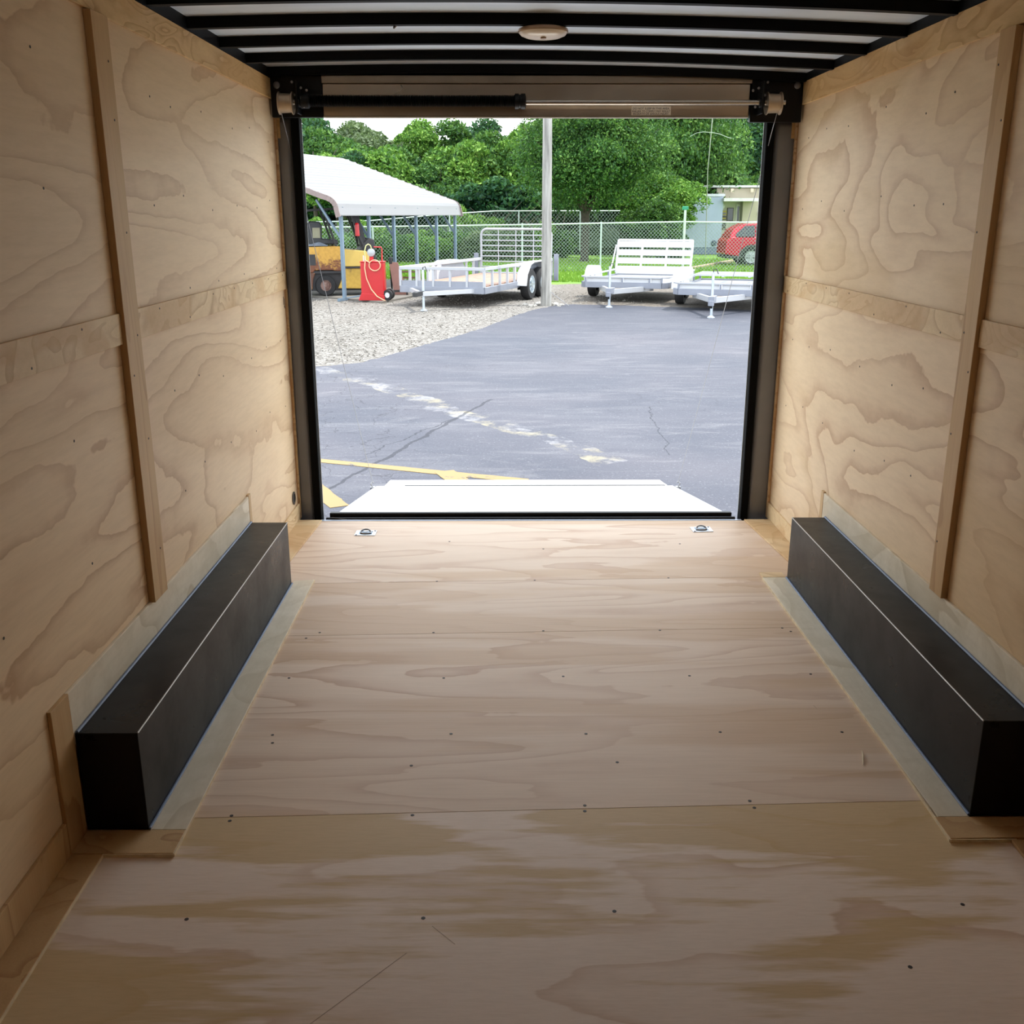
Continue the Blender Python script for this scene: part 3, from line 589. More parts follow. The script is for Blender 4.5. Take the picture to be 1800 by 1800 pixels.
ae = jagged([(-12, 12.7), (-4.5, 13.0), gp(555, 645), gp(600, 641), gp(640, 636), gp(700, 620), gp(740, 608), gp(800, 592), gp(850, 576), gp(900, 557), gp(935, 545), gp(985, 535), gp(1080, 536), gp(1150, 539), gp(1240, 541), gp(1330, 546), (30, 21.4)], .07, .15, 5)
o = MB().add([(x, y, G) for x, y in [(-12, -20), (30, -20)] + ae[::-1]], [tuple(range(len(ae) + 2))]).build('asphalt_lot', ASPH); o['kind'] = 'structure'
asph = o
def line(pa, pb, w0, w1, seed, lab=None):
    a, b_ = pa, pb; d = (b_ - a).normalized(); nn = Vector((-d.y, d.x, 0)); n = 24; r = random.Random(seed); L = []; R = []
    for i in range(n + 1):
        t = i / n; c = a.lerp(b_, t); wv = w0 + (w1 - w0) * t
        L.append((c.x + nn.x * (wv / 2 + r.uniform(-.006, .006)), c.y + nn.y * (wv / 2 + r.uniform(-.006, .006)))); R.append((c.x - nn.x * (wv / 2 + r.uniform(-.006, .006)), c.y - nn.y * (wv / 2 + r.uniform(-.006, .006))))
    o = MB().quadprism(L + R[::-1], G + .0005, G + .004).build('painted_line', YEL, asph)
    return o
line(gp(470, 801), gp(925, 846), .11, .12, 1); line(gp(780, 829), gp(812, 850), .16, .18, 2).location.z = .002
line(gp(520, 831), gp(597, 891), .15, .14, 3)
# loose stones
r = random.Random(11); st = MB()
for i in range(5200):
    x = r.uniform(-5, 3.2); y = r.uniform(13.2, 27) if i % 3 else r.uniform(13.2, 18)
    k = 0
    xa = np.interp(y, [13, 13.7, 14.2, 16, 18.8, 22, 23.4], [-3, -2.7, -2.1, -1.45, -.5, .4, 1.1])
    if x > xa + r.uniform(-.1, .25) and y < 23.3: continue
    s = r.uniform(.008, .02); a = r.uniform(0, 6); c = Vector((x, y, G + s * .25 - .006))
    vv = [c + Vector((math.cos(a + q) * s * r.uniform(.7, 1.3), math.sin(a + q) * s * r.uniform(.7, 1.2), r.uniform(-.2, .5) * s)) for q in (0, 1.57, 3.14, 4.71)] + [c + Vector((0, 0, s * r.uniform(.6, 1))) , c - Vector((0, 0, s * .6))]
    st.add(vv, [(0, 1, 4), (1, 2, 4), (2, 3, 4), (3, 0, 4), (1, 0, 5), (2, 1, 5), (3, 2, 5), (0, 3, 5)])
def stonem():
    m, nt, b = newmat('limestone_chips'); g_ = nt.nodes.new('ShaderNodeNewGeometry')
    nt.links.new(ramp(nt, g_.outputs['Random Per Island'], [(0, srgb(90, 86, 80)), (.4, srgb(146, 141, 133)), (1, srgb(190, 186, 178))]), b.inputs['Base Color']); b.inputs['Roughness'].default_value = .9; return m
STONE = stonem()
tag(st.build('loose_gravel', STONE), 'pale loose gravel chips scattered over the yard', 'gravel', kind='stuff')
# stones and weeds at the pole foot
pf = gp(960, 537)
r = random.Random(5)
for i in range(14):
    a = r.uniform(0, 6.28); d = r.uniform(.16, .55); s = r.uniform(.04, .09)
    bm = bmesh.new(); bmesh.ops.create_icosphere(bm, subdivisions=1, radius=s)
    for v in bm.verts: v.co = Vector((v.co.x * r.uniform(.8, 1.4), v.co.y, v.co.z * .6)) + Vector((r.uniform(-1, 1), r.uniform(-1, 1), r.uniform(-1, 1))) * s * .15
    me = bpy.data.meshes.new('stone'); bm.to_mesh(me); bm.free(); me.materials.append(STONE)
    o = bpy.data.objects.new('stone', me); COL.objects.link(o); o.location = (pf.x + math.cos(a) * d, pf.y + math.sin(a) * d, G + s * .15)
    tag(o, 'pale rough stone lying around the foot of the utility pole', 'stone', 'stones at the utility pole foot')
# ================================================================== utility pole
POLEM = None
def polemat():
    m, nt, b = newmat('weathered_pole_wood'); v = objvec(nt)
    n = noise(nt, mapping(nt, v, (14, 14, .8)), 1, 5, .7)
    nt.links.new(ramp(nt, n, [(.35, srgb(118, 116, 112)), (.5, srgb(166, 164, 158)), (.7, srgb(196, 194, 188))]), b.inputs['Base Color']); b.inputs['Roughness'].default_value = .85
    bump(nt, b, n, .6, .01); return m
pole = thing('utility_pole', 'weathered grey wooden utility pole at the edge of the asphalt', 'pole', (pf.x, pf.y, G))
MB().tube([(0, 0, -.02), (0.0, 0, .6), (-.01, 0, 4), (-.03, 0, 8.5)], [.125, .112, .100, .085], 20).build('shaft', polemat(), pole, smooth=True)
MB().tube([(.10, -.08, .30), (.35, -.2, .12), (.5, -.25, .01)], .008, 5).build('guy_wire', DULL, pole)
MB().box(-.10, -.085, -.02, .02, .0, 3).build('ground_strap', plain('strap', srgb(200, 205, 205), .5), pole)
# ================================================================== wheels
def wheel(parent, c, r, wdt, ax=(1, 0, 0), nm='wheel', rimcol=None, spokes=0, side=1, rim_r=.6):
    ax = Vector(ax).normalized()
    o = MB().lathe([(.01, -wdt * .1), (r * rim_r, -wdt * .1), (r * rim_r, -wdt / 2), (r * .93, -wdt / 2), (r, -wdt * .32), (r, wdt * .32), (r * .93, wdt / 2), (r * rim_r, wdt / 2), (r * rim_r, wdt * .1), (.01, wdt * .1)], c, ax, 28).build(nm, RUBBER, parent, smooth=True)
    f_ = side * wdt / 2
    rm = MB().lathe([(r * rim_r * 1.02, f_ * .8), (r * rim_r, f_ * 1.03), (r * rim_r * .88, f_ * 1.0), (r * rim_r * .8, f_ * .55), (r * .16, f_ * .75), (r * .14, f_ * 1.05), (.004, f_ * 1.05)], c, ax, 28)
    if spokes:
        e = ax.cross(Vector((0, 0, 1))).normalized(); g = ax.cross(e)
        for k in range(spokes):
            a = 2 * PI * k / spokes; d = e * math.cos(a) + g * math.sin(a); p = Vector(c) + ax * f_ * .95
            rm.bar(p + d * r * .12, p + d * r * rim_r * .9, r * .13, r * .05, ax)
    rm.build('rim', rimcol or STEEL, o, smooth=True)
    return o
# ================================================================== trailers (local: x right, y rearwards, z up from ground)
def jack(t, y, ztop, x=0, foot=True):
    m = MB(); m.tube([(x, y, .04), (x, y, ztop)], .028, 10); m.lathe([(.08, 0), (.08, .012), (.03, .045)], (x, y, 0), (0, 0, 1), 14); m.build('jack_post', STEEL, t, smooth=True)
    MB().tube([(x, y, ztop - .02), (x, y, ztop + .05), (x + .06, y - .02, ztop + .07), (x + .1, y - .02, ztop - .03)], .010, 6).build('jack_crank', plain('crank_black', (.03, .03, .03, 1), .5), t)
u = (.335, .942); rz_u = -math.atan2(u[0], u[1])
def trailer_gate():
    fc = gp(762, 537)
    o0 = Vector((-1.50, 22.5, G))
    t = thing('utility_trailer', 'silver tandem-axle utility trailer with an upright mesh tail gate beside the pole', 'trailer', o0, rz_u)
    L, H = 5.0, 1.0
    f = MB()
    for s in (-1, 1): f.bar((s * H, 0, .37), (s * H, L, .37), .06, .14)
    f.bar((-H, 0, .37), (H, 0, .37), .06, .14); f.bar((-H, L, .37), (H, L, .37), .06, .14)
    for i in range(1, 7): f.bar((-H, L * i / 7, .34), (H, L * i / 7, .34), .05, .06)
    f.build('frame', ALUD, t, bevel=.004)
    tg = MB(); tg.bar((-.75, .0, .36), (0, -1.15, .36), .07, .09); tg.bar((.75, .0, .36), (0, -1.15, .36), .07, .09); tg.build('tongue', ALU, t, bevel=.004)
    cp = MB(); cp.box(-.05, .05, -1.42, -1.05, .33, .42); cp.lathe([(.06, 0), (.06, .09), (.02, .11)], (0, -1.42, .32), (0, 0, 1), 12); cp.build('coupler', plain('coupler_black', (.02, .02, .022, 1), .5), t, bevel=.005)
    jack(t, -1.0, .85)
    PLK = plain('deck_plank_wood', srgb(176, 142, 122), .7, 0, .18, 5)
    for i in range(12):
        x = -H + .04 + i * (2 * H - .08) / 12; B(x, x + (2 * H - .08) / 12 - .012, .05, L - .05, .43, .465).build('deck_plank', PLK, t)
    rl = MB()
    for s in (-1, 1): rl.bar((s * H, 0, .83), (s * H, L, .83), .07, .07)
    rl.bar((-H, 0, .83), (H, 0, .83), .07, .07); rl.build('top_rail', ALU, t, bevel=.008)
    for i in range(1, 5): MB().bar((-H + i * .4, 0, .44), (-H + i * .4, 0, .80), .05).build('upright', ALU, t)
    for s in (-1, 1):
        for y in (.0, .5, 1.0, 1.5, 2.0, 3.95, 4.45, L): MB().bar((s * H, y, .44), (s * H, y, .80), .05).build('upright', ALU, t)
    B(-H + .03, H - .03, -.012, .0, .40, .56).build('front_panel', ALUD, t); 
    for s in (-1, 1):
        x0, x1 = sorted((s * (H + .002), s * (H + .27)))
        pr = [(2.12, .36), (2.2, .62), (2.45, .83), (2.7, .88), (3.45, .88), (3.7, .83), (3.9, .62), (3.98, .36)]
        inn = [(y * .97 + .09, z - .02) for y, z in pr]
        fd = MB(); n = len(pr)
        for xx0, xx1, outer in ((x0, x1, True),):
            for i in range(n - 1):
                (ya, za), (yb, zb) = pr[i], pr[i + 1]
                fd.add([(xx0, ya, za), (xx1, ya, za), (xx1, yb, zb), (xx0, yb, zb), (xx0, ya, za - .015), (xx1, ya, za - .015), (xx1, yb, zb - .015), (xx0, yb, zb - .015)], [(0, 1, 2, 3), (7, 6, 5, 4), (0, 4, 5, 1), (2, 6, 7, 3), (0, 3, 7, 4), (1, 5, 6, 2)])
        fd.build('fender', WHITE, t)
        xin = s * H; a, b_ = sorted((xin, xin + s * .01)); MB().extr([(y, z) for y, z in pr], 'x', a, b_).build('fender_side', ALUD, t)
        for y in (2.62, 3.50): wheel(t, (s * (H + .14), y, .36), .36, .2, (1, 0, 0), side=s, spokes=8, rim_r=.58)
        MB().bar((s * H, 2.3, .30), (s * H, 3.9, .30), .05, .12).build('axle_beam', BLK, t)
    for y in (2.62, 3.5): MB().tube([(-1.1, y, .34), (1.1, y, .34)], .035, 8).build('axle', BLK, t)
    # tail gate
    g = MB(); zt, z0, gh = 1.60, .47, .98; R_ = .16; path = [(-gh, L, z0)] + [(-gh + R_ - R_ * math.cos(a), L, zt - R_ + R_ * math.sin(a)) for a in [PI / 2 * i / 6 for i in range(7)]] + [(gh - R_ + R_ * math.sin(a), L, zt - R_ + R_ * math.cos(a)) for a in [PI / 2 * i / 6 for i in range(7)]] + [(gh, L, z0), (-gh, L, z0)]
    gt = MB().tube(path, .03, 8).build('tail_gate', ALU, t, smooth=True)
    for i in range(1, 8): MB().tube([(-gh, L, zt - i * .135 - .02), (gh, L, zt - i * .135 - .02)], .017, 6).build('gate_bar', ALU, gt)
    for x in (-.49, 0, .49): MB().bar((x, L, z0), (x, L, zt), .02).build('gate_upright', ALU, gt)
    for s in (-1, 1): B(s * 1.12 - .06, s * 1.12 + .06, L - .04, L + .02, .30, .98).build('rear_plate', ALUD, t, bevel=.005)
    return t
trailer_gate()
def trailer_flat(fx, fy, lab, up):
    t = thing('flat_trailer', lab, 'trailer', (fx, fy, G), rz_u, 'white flat trailers parked at the asphalt edge')
    H, L = 1.02, 3.7; z0, z1 = .34, .46
    out = [(-H, .18), (-H + .12, 0), (H - .12, 0), (H, .18), (H, L), (-H, L)]
    fr = MB()
    for a, b_ in zip(out, out[1:] + out[:1]): fr.bar((a[0], a[1], .40), (b_[0], b_[1], .40), .05, .13)
    fr.build('frame', ALUD, t, bevel=.004)
    B(-H + .03, H - .03, .2, L - .03, .40, .43).build('deck', ALU, t)
    rl = MB()
    for a, b_ in zip(out[:-1], out[1:]):
        if a[1] == L and b_[1] == L: continue
        rl.bar((a[0], a[1], .575), (b_[0], b_[1], .575), .06, .035)
    rl.bar((-H, .18, .575), (-H, L, .575), .06, .035); rl.build('top_rail', ALU, t, bevel=.004)
    for x in (-.9, -.02, .62, .9): MB().bar((x, .0, .46), (x, .0, .56), .04).build('upright', ALUD, t)
    for i in range(3):
        xa, xb = ((-.87, -.05), (.01, .59), (.65, .87))[i]; B(xa, xb, .02, .035, .465, .555).build('front_panel', WHITE, t)
    for s in (-1, 1):
        for y in (.9, 2.7, L - .03): MB().bar((s * H, y, .46), (s * H, y, .56), .04).build('upright', ALUD, t)
        x0, x1 = sorted((s * (H - .0), s * (H + .27)))
        pr = [(1.30 + .40 - .40 * math.cos(a), .36 + .40 * math.sin(a)) for a in [PI * i / 12 for i in range(13)]]
        MB().extr(pr, 'x', x0, x1).build('fender', WHITE, t, smooth=True)
        wheel(t, (s * (H + .12), 1.70, .31), .31, .19, (1, 0, 0), side=s, rim_r=.55)
    tg = MB(); tg.bar((-.62, .35, .32), (0, -1.15, .33), .07, .11); tg.bar((.62, .35, .32), (0, -1.15, .33), .07, .11); tg.build('tongue', ALU, t, bevel=.004)
    cp = MB(); cp.box(-.06, .06, -1.40, -1.02, .30, .42); cp.lathe([(.06, 0), (.06, .10)], (0, -1.38, .24), (0, 0, 1), 12); cp.build('coupler', ALUD, t, bevel=.006)
    B(-.035, .035, -1.412, -1.398, .19, .29).build('coupler_socket', BLK, t)
    jack(t, -1.28 if up else -1.28, .88)
    gh = .98
    if up:
        gt = MB(); M = Matrix.Translation((0, L - .35, .5)) @ Matrix.Rotation(-.28, 4, 'X')
        def gb(a, b_, w, h, mb): mb.bar(M @ Vector(a), M @ Vector(b_), w, h, (0, 1, 0)); return mb
        fr = MB()
        for x in (-gh, -gh / 3, gh / 3, gh): gb((x, 0, 0), (x, 0, .86), .05, .04, fr)
        gb((-gh, 0, .86), (gh, 0, .86), .05, .05, fr); gb((-gh, 0, .0), (gh, 0, .0), .05, .05, fr)
        g_ = fr.build('fold_gate', WHITE, t)
        for i in range(4): gb((-gh, -.01, .10 + .215 * i), (gh, -.01, .10 + .215 * i), .15, .03, MB()).build('gate_slat', WHITE, g_)
        for s in (-1, 1): MB().tube([(s * (gh + .02), L - .9, .58), (s * (gh + .05), L - .55, .75), (s * (gh + .03), L - .25, 1.2)], .02, 6).build('gate_strut', ALU, t)
    else:
        g_ = MB()
        for y in (L - 1.3, L - 1.0, L - .7, L - .4, L - .12): g_.bar((-gh, y, .62), (gh, y, .62), .08, .04)
        for x in (-gh, -.3, .3, gh): g_.bar((x, L - 1.35, .60), (x, L - .05, .60), .05, .04)
        g_.build('fold_gate', ALU, t)
    return t
trailer_flat(2.62, 23.55, 'white flat trailer with its slatted tail gate standing raised, left of the pair', True)
trailer_flat(4.42, 21.25, 'white flat trailer with its tail gate folded down, cut off by the door frame', False)
# ================================================================== carport
cd = Vector((.32, .947, 0)).normalized(); cn = Vector((-cd.y, cd.x, 0))
c0 = gp(606, 528); rzc = math.atan2(-cd.x, cd.y)
cp_ = thing('carport', 'open steel carport with a rounded white ribbed roof on blue-grey posts', 'carport', (c0.x, c0.y, G), rzc)
# local: +y along the ridge away from the viewer, -x across towards the left side
STEELB = plain('blue_grey_posts', srgb(118, 140, 158), .5, .1, .08, 4)
ROOFW = plain('white_roof_sheet', srgb(139, 139, 141), .4, 0, .02, 2)
Wc, Lc = 7.6, 1.45 * 5; eave = 1.60 - G
pk = 3.2 - G
for s, x in ((0, 0), (1, -Wc)):
    for i in range(6):
        y = i * 1.45
        m = MB(); m.box(x - .035, x + .035, y - .045, y + .045, .03, eave + .02); m.build('post', STEELB, cp_, bevel=.004)
        sg = -1 if s == 0 else 1
        MB().bar((x, y, eave - .62), (x + sg * .62, y, eave + .28), .05).build('knee_brace', STEELB, cp_)
        # rafter
    MB().bar((x, -.3, .03), (x, Lc + .3, .03), .07, .06).build('base_rail', STEELB, cp_)
hw = Wc / 2
def prof(n=7):
    p = [(.10, eave - .06), (.06, eave + .10)]
    for i in range(1, 5):
        a = PI / 2 * i / 5; p.append((.06 - .34 * (1 - math.cos(a)), eave + .10 + .28 * math.sin(a)))
    p.append((-.36, eave + .42)); p.append((-hw, pk)); return p
def halfroof(mirror):
    P = prof(); X = lambda x: (-Wc - x) if mirror else x
    sheets = []; a = P[-2]; b_ = P[-1]; nS = 5
    # curved eave sheet
    out = P[:-1]
    def strip(pts, name='roof_sheet'):
        mb = MB()
        for (xa, za), (xb, zb) in zip(pts[:-1], pts[1:]):
            mb.add([(X(xa), -.30, za), (X(xb), -.30, zb), (X(xb), Lc + .3, zb), (X(xa), Lc + .3, za), (X(xa), -.30, za - .02), (X(xb), -.30, zb - .02), (X(xb), Lc + .3, zb - .02), (X(xa), Lc + .3, za - .02)], [(0, 1, 2, 3), (7, 6, 5, 4), (0, 4, 5, 1), (2, 6, 7, 3), (0, 3, 7, 4), (1, 5, 6, 2)])
        return mb.build(name, ROOFW, cp_)
    strip(out)
    for k in range(nS):
        t0, t1 = k / nS, (k + 1) / nS; pts = []; nr = 3
        for j in range(nr):
            for dt, dz in ((0, 0.0), (.07, .022), (.2, .022), (.27, 0), (.96, 0)):
                t = t0 + (t1 - t0) * (j + dt) / nr; pts.append((a[0] + (b_[0] - a[0]) * t, a[1] + (b_[1] - a[1]) * t + dz + .003 * k))
        pts.append((a[0] + (b_[0] - a[0]) * t1, a[1] + (b_[1] - a[1]) * t1 + .003 * k)); strip(pts)
    # rim trim at both gable ends
    for y in (-.30, Lc + .30):
        for (xa, za), (xb, zb) in zip(P[:-1], P[1:]): pass
        mb = MB()
        for (xa, za), (xb, zb) in zip(P[:-1], P[1:]): mb.bar((X(xa), y - .012, za - .05), (X(xb), y - .012, zb - .05), .02, .12, (0, 0, 1) if abs(xb - xa) > .02 else (1, 0, 0))
        mb.build('gable_trim', plain('gable_trim_taupe', srgb(150, 132, 128), .5), cp_)
    rf = MB()
    for i in range(6):
        for (xa, za), (xb, zb) in zip(P[1:-1], P[2:]): rf.bar((X(xa) - (.06 if not mirror else -.06), i * 1.45, za - .06), (X(xb), i * 1.45, zb - .06), .05)
    rf.build('rafter', STEELB, cp_)
halfroof(False); halfroof(True)
for x, z in ((-.35, eave + .36), (-hw, pk - .06)): pass
# slab
sl = MB(); a = gp(520, 519); b_ = gp(672, 533); c_ = gp(752, 517); d_ = gp(800, 500)
sl.quadprism([(-16, 25.6), (a.x, a.y), (b_.x, b_.y), (c_.x, c_.y), (d_.x + .3, d_.y), (d_.x + 1.0, 31.5), (-16, 34)], G - .05, G + .035)
o = sl.build('concrete_slab', CONC); o['kind'] = 'structure'
SZ = G + .036
# ================================================================== forklift
FY = rusty('yellow_paint_chipped', srgb(222, 172, 74), srgb(124, 72, 44), .50, .60, True, .5, 1.5)
FR = rusty('rusted_counterweight', srgb(190, 140, 66), srgb(104, 66, 48), .36, .50)
FK = plain('forklift_black', (.016, .016, .018, 1), .5, 0, .3, 5)
fp = at(570, 500, 25.6); ft = thing('forklift', 'old yellow forklift with a rusty counterweight parked under the carport', 'forklift', (fp.x, fp.y, SZ), .26)
hwf = .50
# local x: forward (to the right in view), rear wheel at x=0
lower = [(-.62, .22), (-.66, .45), (-.62, .62), (.42, .62), (.42, .36), (.34, .50), (.20, .58), (.0, .60), (-.20, .56), (-.32, .42), (-.36, .20)]
MB().extr([(-.64, .16), (-.66, .56), (-.24, .56), (-.30, .40), (-.33, .16)], 'y', -hwf, hwf).build('counterweight', FR, ft, bevel=.02)
MB().extr([(-.66, .562), (-.62, 1.08), (-.52, 1.17), (.38, 1.19), (.42, 1.12), (.42, .60), (.25, .60), (.18, .62), (-.25, .62), (-.30, .562)], 'y', -hwf, hwf).build('engine_hood', FY, ft, bevel=.02)
MB().box(-.48, -.22, -hwf - .004, -hwf + .02, .74, 1.0).build('hood_vent', FK, ft); MB().box(-.64, -.50, -hwf - .006, -hwf + .02, .36, .44).build('weight_slot', FK, ft)
MB().extr([(.43, .70), (.43, 1.12), (1.02, 1.07), (1.22, .70)], 'y', -hwf, hwf).build('side_panel', plain('yellow_panel', srgb(214, 182, 92), .5, 0, .06, 3), ft, bevel=.015)
MB().extr([(.30, .18), (.43, .46), (.43, .66), (1.28, .66), (1.28, .30), (1.0, .16)], 'y', -hwf, hwf).build('chassis', rusty('yellow_chassis', srgb(206, 168, 70), srgb(120, 96, 60), .6, .7), ft, bevel=.015)
MB().box(.43, 1.26, -hwf - .03, hwf, .662, .70).build('step_plate', FK, ft)
for s in (-1, 1):
    wheel(ft, (0, s * (hwf - .10), .25), .25, .18, (0, 1, 0), side=s, rimcol=rusty('rusty_rim', srgb(150, 120, 110), srgb(96, 60, 48), .45, .6), rim_r=.52)
    wheel(ft, (1.18, s * (hwf - .06), .27), .27, .20, (0, 1, 0), side=s, rim_r=.55)
    MB().bar((.30, s * .46, 1.18), (.02, s * .46, 2.05), .05).build('guard_post', FK, ft)
    MB().bar((1.05, s * .46, 1.0), (.66, s * .46, 2.0), .05).build('guard_post', FK, ft)
rg = MB(); 
for s in (-1, 1): rg.bar((-.75, s * .46, 2.0), (.85, s * .46, 2.10), .06, .05)
for i in range(7): rg.bar((-.72 + i * .26, -.46, 2.01 + i * .016), (-.72 + i * .26, .46, 2.01 + i * .016), .04)
rg.build('overhead_guard', FK, ft)
for s in (-1, 1): MB().bar((-.52, s * .44, 1.16), (-.48, s * .44, 2.0), .06).build('rear_guard_post', FK, ft)
MB().extr([(-.40, 1.22), (-.36, 1.70), (-.26, 1.78), (-.05, 1.76), (.0, 1.66), (-.02, 1.36), (.36, 1.34), (.38, 1.22)], 'y', -.26, .26).build('seat', plain('seat_vinyl', (.02, .022, .026, 1), .4), ft, bevel=.03, seg=3)
MB().box(-.24, -.06, -.275, -.262, 1.38, 1.62).build('seat_tag', plain('tag_beige', srgb(170, 168, 140), .6), ft)
MB().extr([(.86, 1.06), (1.12, .70), (1.28, .70), (1.24, 1.34), (1.12, 1.38), (.98, 1.26)], 'y', -.42, .42).build('dashboard', FK, ft, bevel=.02)
MB().tube([(1.16, 0, 1.30), (.96, 0, 1.46)], .02, 6).lathe([(.17, -.012), (.19, 0), (.17, .012), (.15, 0)], (.95, 0, 1.47), (-.7, 0, .6), 18).build('steering_wheel', FK, ft)
tl = .24
def mx_(x, z): return x - math.tan(tl) * z
for s in (-1, 1):
    MB().bar((1.22, s * .33, .10), (mx_(1.24, 2.20), s * .33, 2.20), .09, .10, (1, 0, 0)).build('mast_rail', FK, ft); MB().bar((1.31, s * .25, .12), (mx_(1.33, 2.12), s * .25, 2.12), .07, .07, (1, 0, 0)).build('inner_mast_rail', FK, ft)
    MB().extr([(1.40, .04), (1.26, .9), (1.30, .9), (1.45, .075), (2.2, .05), (2.2, .04)], 'y', s * .24 - .05, s * .24 + .05).build('fork', FK, ft)
    MB().tube([(mx_(1.26, .5), s * .2, .5), (mx_(1.26, 1.9), s * .2, 1.9)], .028, 8).build('lift_cylinder', DULL, ft)
for z in (.35, 1.25, 1.8, 2.12): x = mx_(1.25, z); MB().box(x - .03, x + .04, -.33, .33, z - .04, z + .05).build('mast_crossbar', FK, ft)
for z in (.35, .82): x = mx_(1.40, z); MB().box(x - .02, x + .02, -.42, .42, z, z + .1).build('carriage', FK, ft)
MB().box(-.36, 1.2, -hwf + .12, hwf - .12, .12, .64).build('underbody', FK, ft)
MB().box(-.34, .40, -hwf + .02, hwf - .02, .545, .60).build('wheel_arch', FK, ft)
rgk = MB(); rgk.extr([(-.60, 1.19), (-.5, 1.27), (-.3, 1.24), (-.1, 1.29), (.1, 1.21), (.1, 1.19)], 'y', -.45, -.1)
tag(rgk.build('folded_cloth', plain('grey_cloth', srgb(120, 130, 144), .8, 0, .3, 8), bevel=.02), 'crumpled grey cloth lying on the forklift hood', 'cloth'); bpy.data.objects['folded_cloth'].location = ft.location; bpy.data.objects['folded_cloth'].rotation_euler = ft.rotation_euler
fe = thing('fire_extinguisher', 'small red fire extinguisher clipped to the forklift guard post', 'fire extinguisher', ft.matrix_world @ Vector((0, 0, 0)))
fe.location = Matrix.Translation(ft.location) @ Matrix.Rotation(.26, 4, 'Z') @ Vector((.82, -.52, 1.42)); RED = plain('glossy_red', srgb(206, 30, 38), .3, 0, .05)
MB().lathe([(.02, 0), (.055, .01), (.055, .26), (.045, .30), (.02, .32)], (0, 0, 0), (0, 0, 1), 18).build('cylinder', RED, fe, smooth=True)
MB().lathe([(.02, .32), (.02, .36)], (0, 0, 0), (0, 0, 1), 10).bar((-.03, 0, .37), (.06, 0, .39), .02, .015).build('valve', FK, fe)
MB().tube([(.03, 0, .35), (.08, 0, .30), (.07, -.01, .15)], .01, 6).build('hose', FK, fe)
# ================================================================== red fuel caddy
p = gp(658, 527, SZ); fc_ = thing('fuel_caddy', 'red wheeled fuel caddy with a hand pump and looped pale hose', 'fuel tank', (p.x, p.y, SZ), .0)
tk = MB(); a = .275
tk.add([(-a, -.20, .10), (a, -.20, .10), (a, .20, .10), (-a, .20, .10), (-a, -.20, .875), (a, -.20, .875), (a, .20, .875), (-a, .20, .875)], [(3, 2, 1, 0), (4, 5, 6, 7), (0, 1, 5, 4), (2, 3, 7, 6), (1, 2, 6, 5), (3, 0, 4, 7)])
tk.build('tank', RED, fc_, bevel=.04, seg=4)
MB().add([(-.345, -.205, 0), (a + .0, -.205, 0), (a, .205, 0), (-.345, .205, 0), (-a, -.205, .17), (a, -.205, .12), (a, .205, .12), (-a, .205, .17)], [(3, 2, 1, 0), (4, 5, 6, 7), (0, 1, 5, 4), (2, 3, 7, 6), (1, 2, 6, 5), (3, 0, 4, 7)]).build('base_skirt', RED, fc_, bevel=.008)
B(-a - .008, a + .008, -.212, .21, .865, .885).build('top_rim', RED, fc_, bevel=.006)
MB().lathe([(.05, 0), (.05, .10), (.03, .12)], (-.03, 0, .88), (0, 0, 1), 14).build('pump_neck', RED, fc_)
MB().lathe([(.03, -.06), (.085, -.05), (.095, 0), (.085, .05), (.03, .06)], (-.03, -.02, 1.08), (0, 1, 0), 20).build('pump', plain('cast_pump_grey', srgb(186, 192, 196), .4, .4), fc_, smooth=True)
MB().tube([(.20, .1, .86), (.21, .1, 1.15), (.19, .1, 1.20), (.02, .1, 1.205)], .014, 8).build('handle', RED, fc_, smooth=True)
MB().tube([(.20, .12, .6), (.20, .14, 1.02)], .018, 8).build('handle_support', RED, fc_)
HOSE = plain('pale_orange_hose', srgb(236, 176, 140), .5, 0, .05)
hp = []
for t_ in range(41):
    q = t_ / 40 * 2 * PI * 1.0; hp.append((.07 + .13 * math.cos(q + 2.6), -.235, .80 + .12 * math.sin(q + 2.6)))
MB().tube([(-.16, -.1, .98), (-.165, -.14, 1.12), (-.13, -.12, 1.24), (-.08, -.1, 1.275), (-.03, -.08, 1.24), (-.01, -.06, 1.15)], .013, 8).build('hose', plain('pale_yellow_hose', srgb(214, 220, 150), .5), fc_, smooth=True)
MB().tube([(-.16, -.1, 1.0), (-.15, -.2, .92)] + hp, .013, 8).build('hose', HOSE, fc_, smooth=True)
MB().tube([(-.15, -.2, .92), (-.165, -.235, .74), (-.13, -.24, .50), (-.03, -.25, .26), (.10, -.26, .10), (.26, -.34, .02), (.30, -.36, .012)], .014, 8).build('hose', HOSE, fc_, smooth=True)
MB().tube([(-.20, -.1, .88), (-.20, -.1, 1.02)], .014, 8).build('nozzle', plain('nozzle_white', srgb(220, 226, 230), .4), fc_)
for s in (-1, 1): wheel(fc_, (.35, s * .20, .125), .125, .07, (.45, 1, 0), side=s, rimcol=WHITE, rim_r=.5)
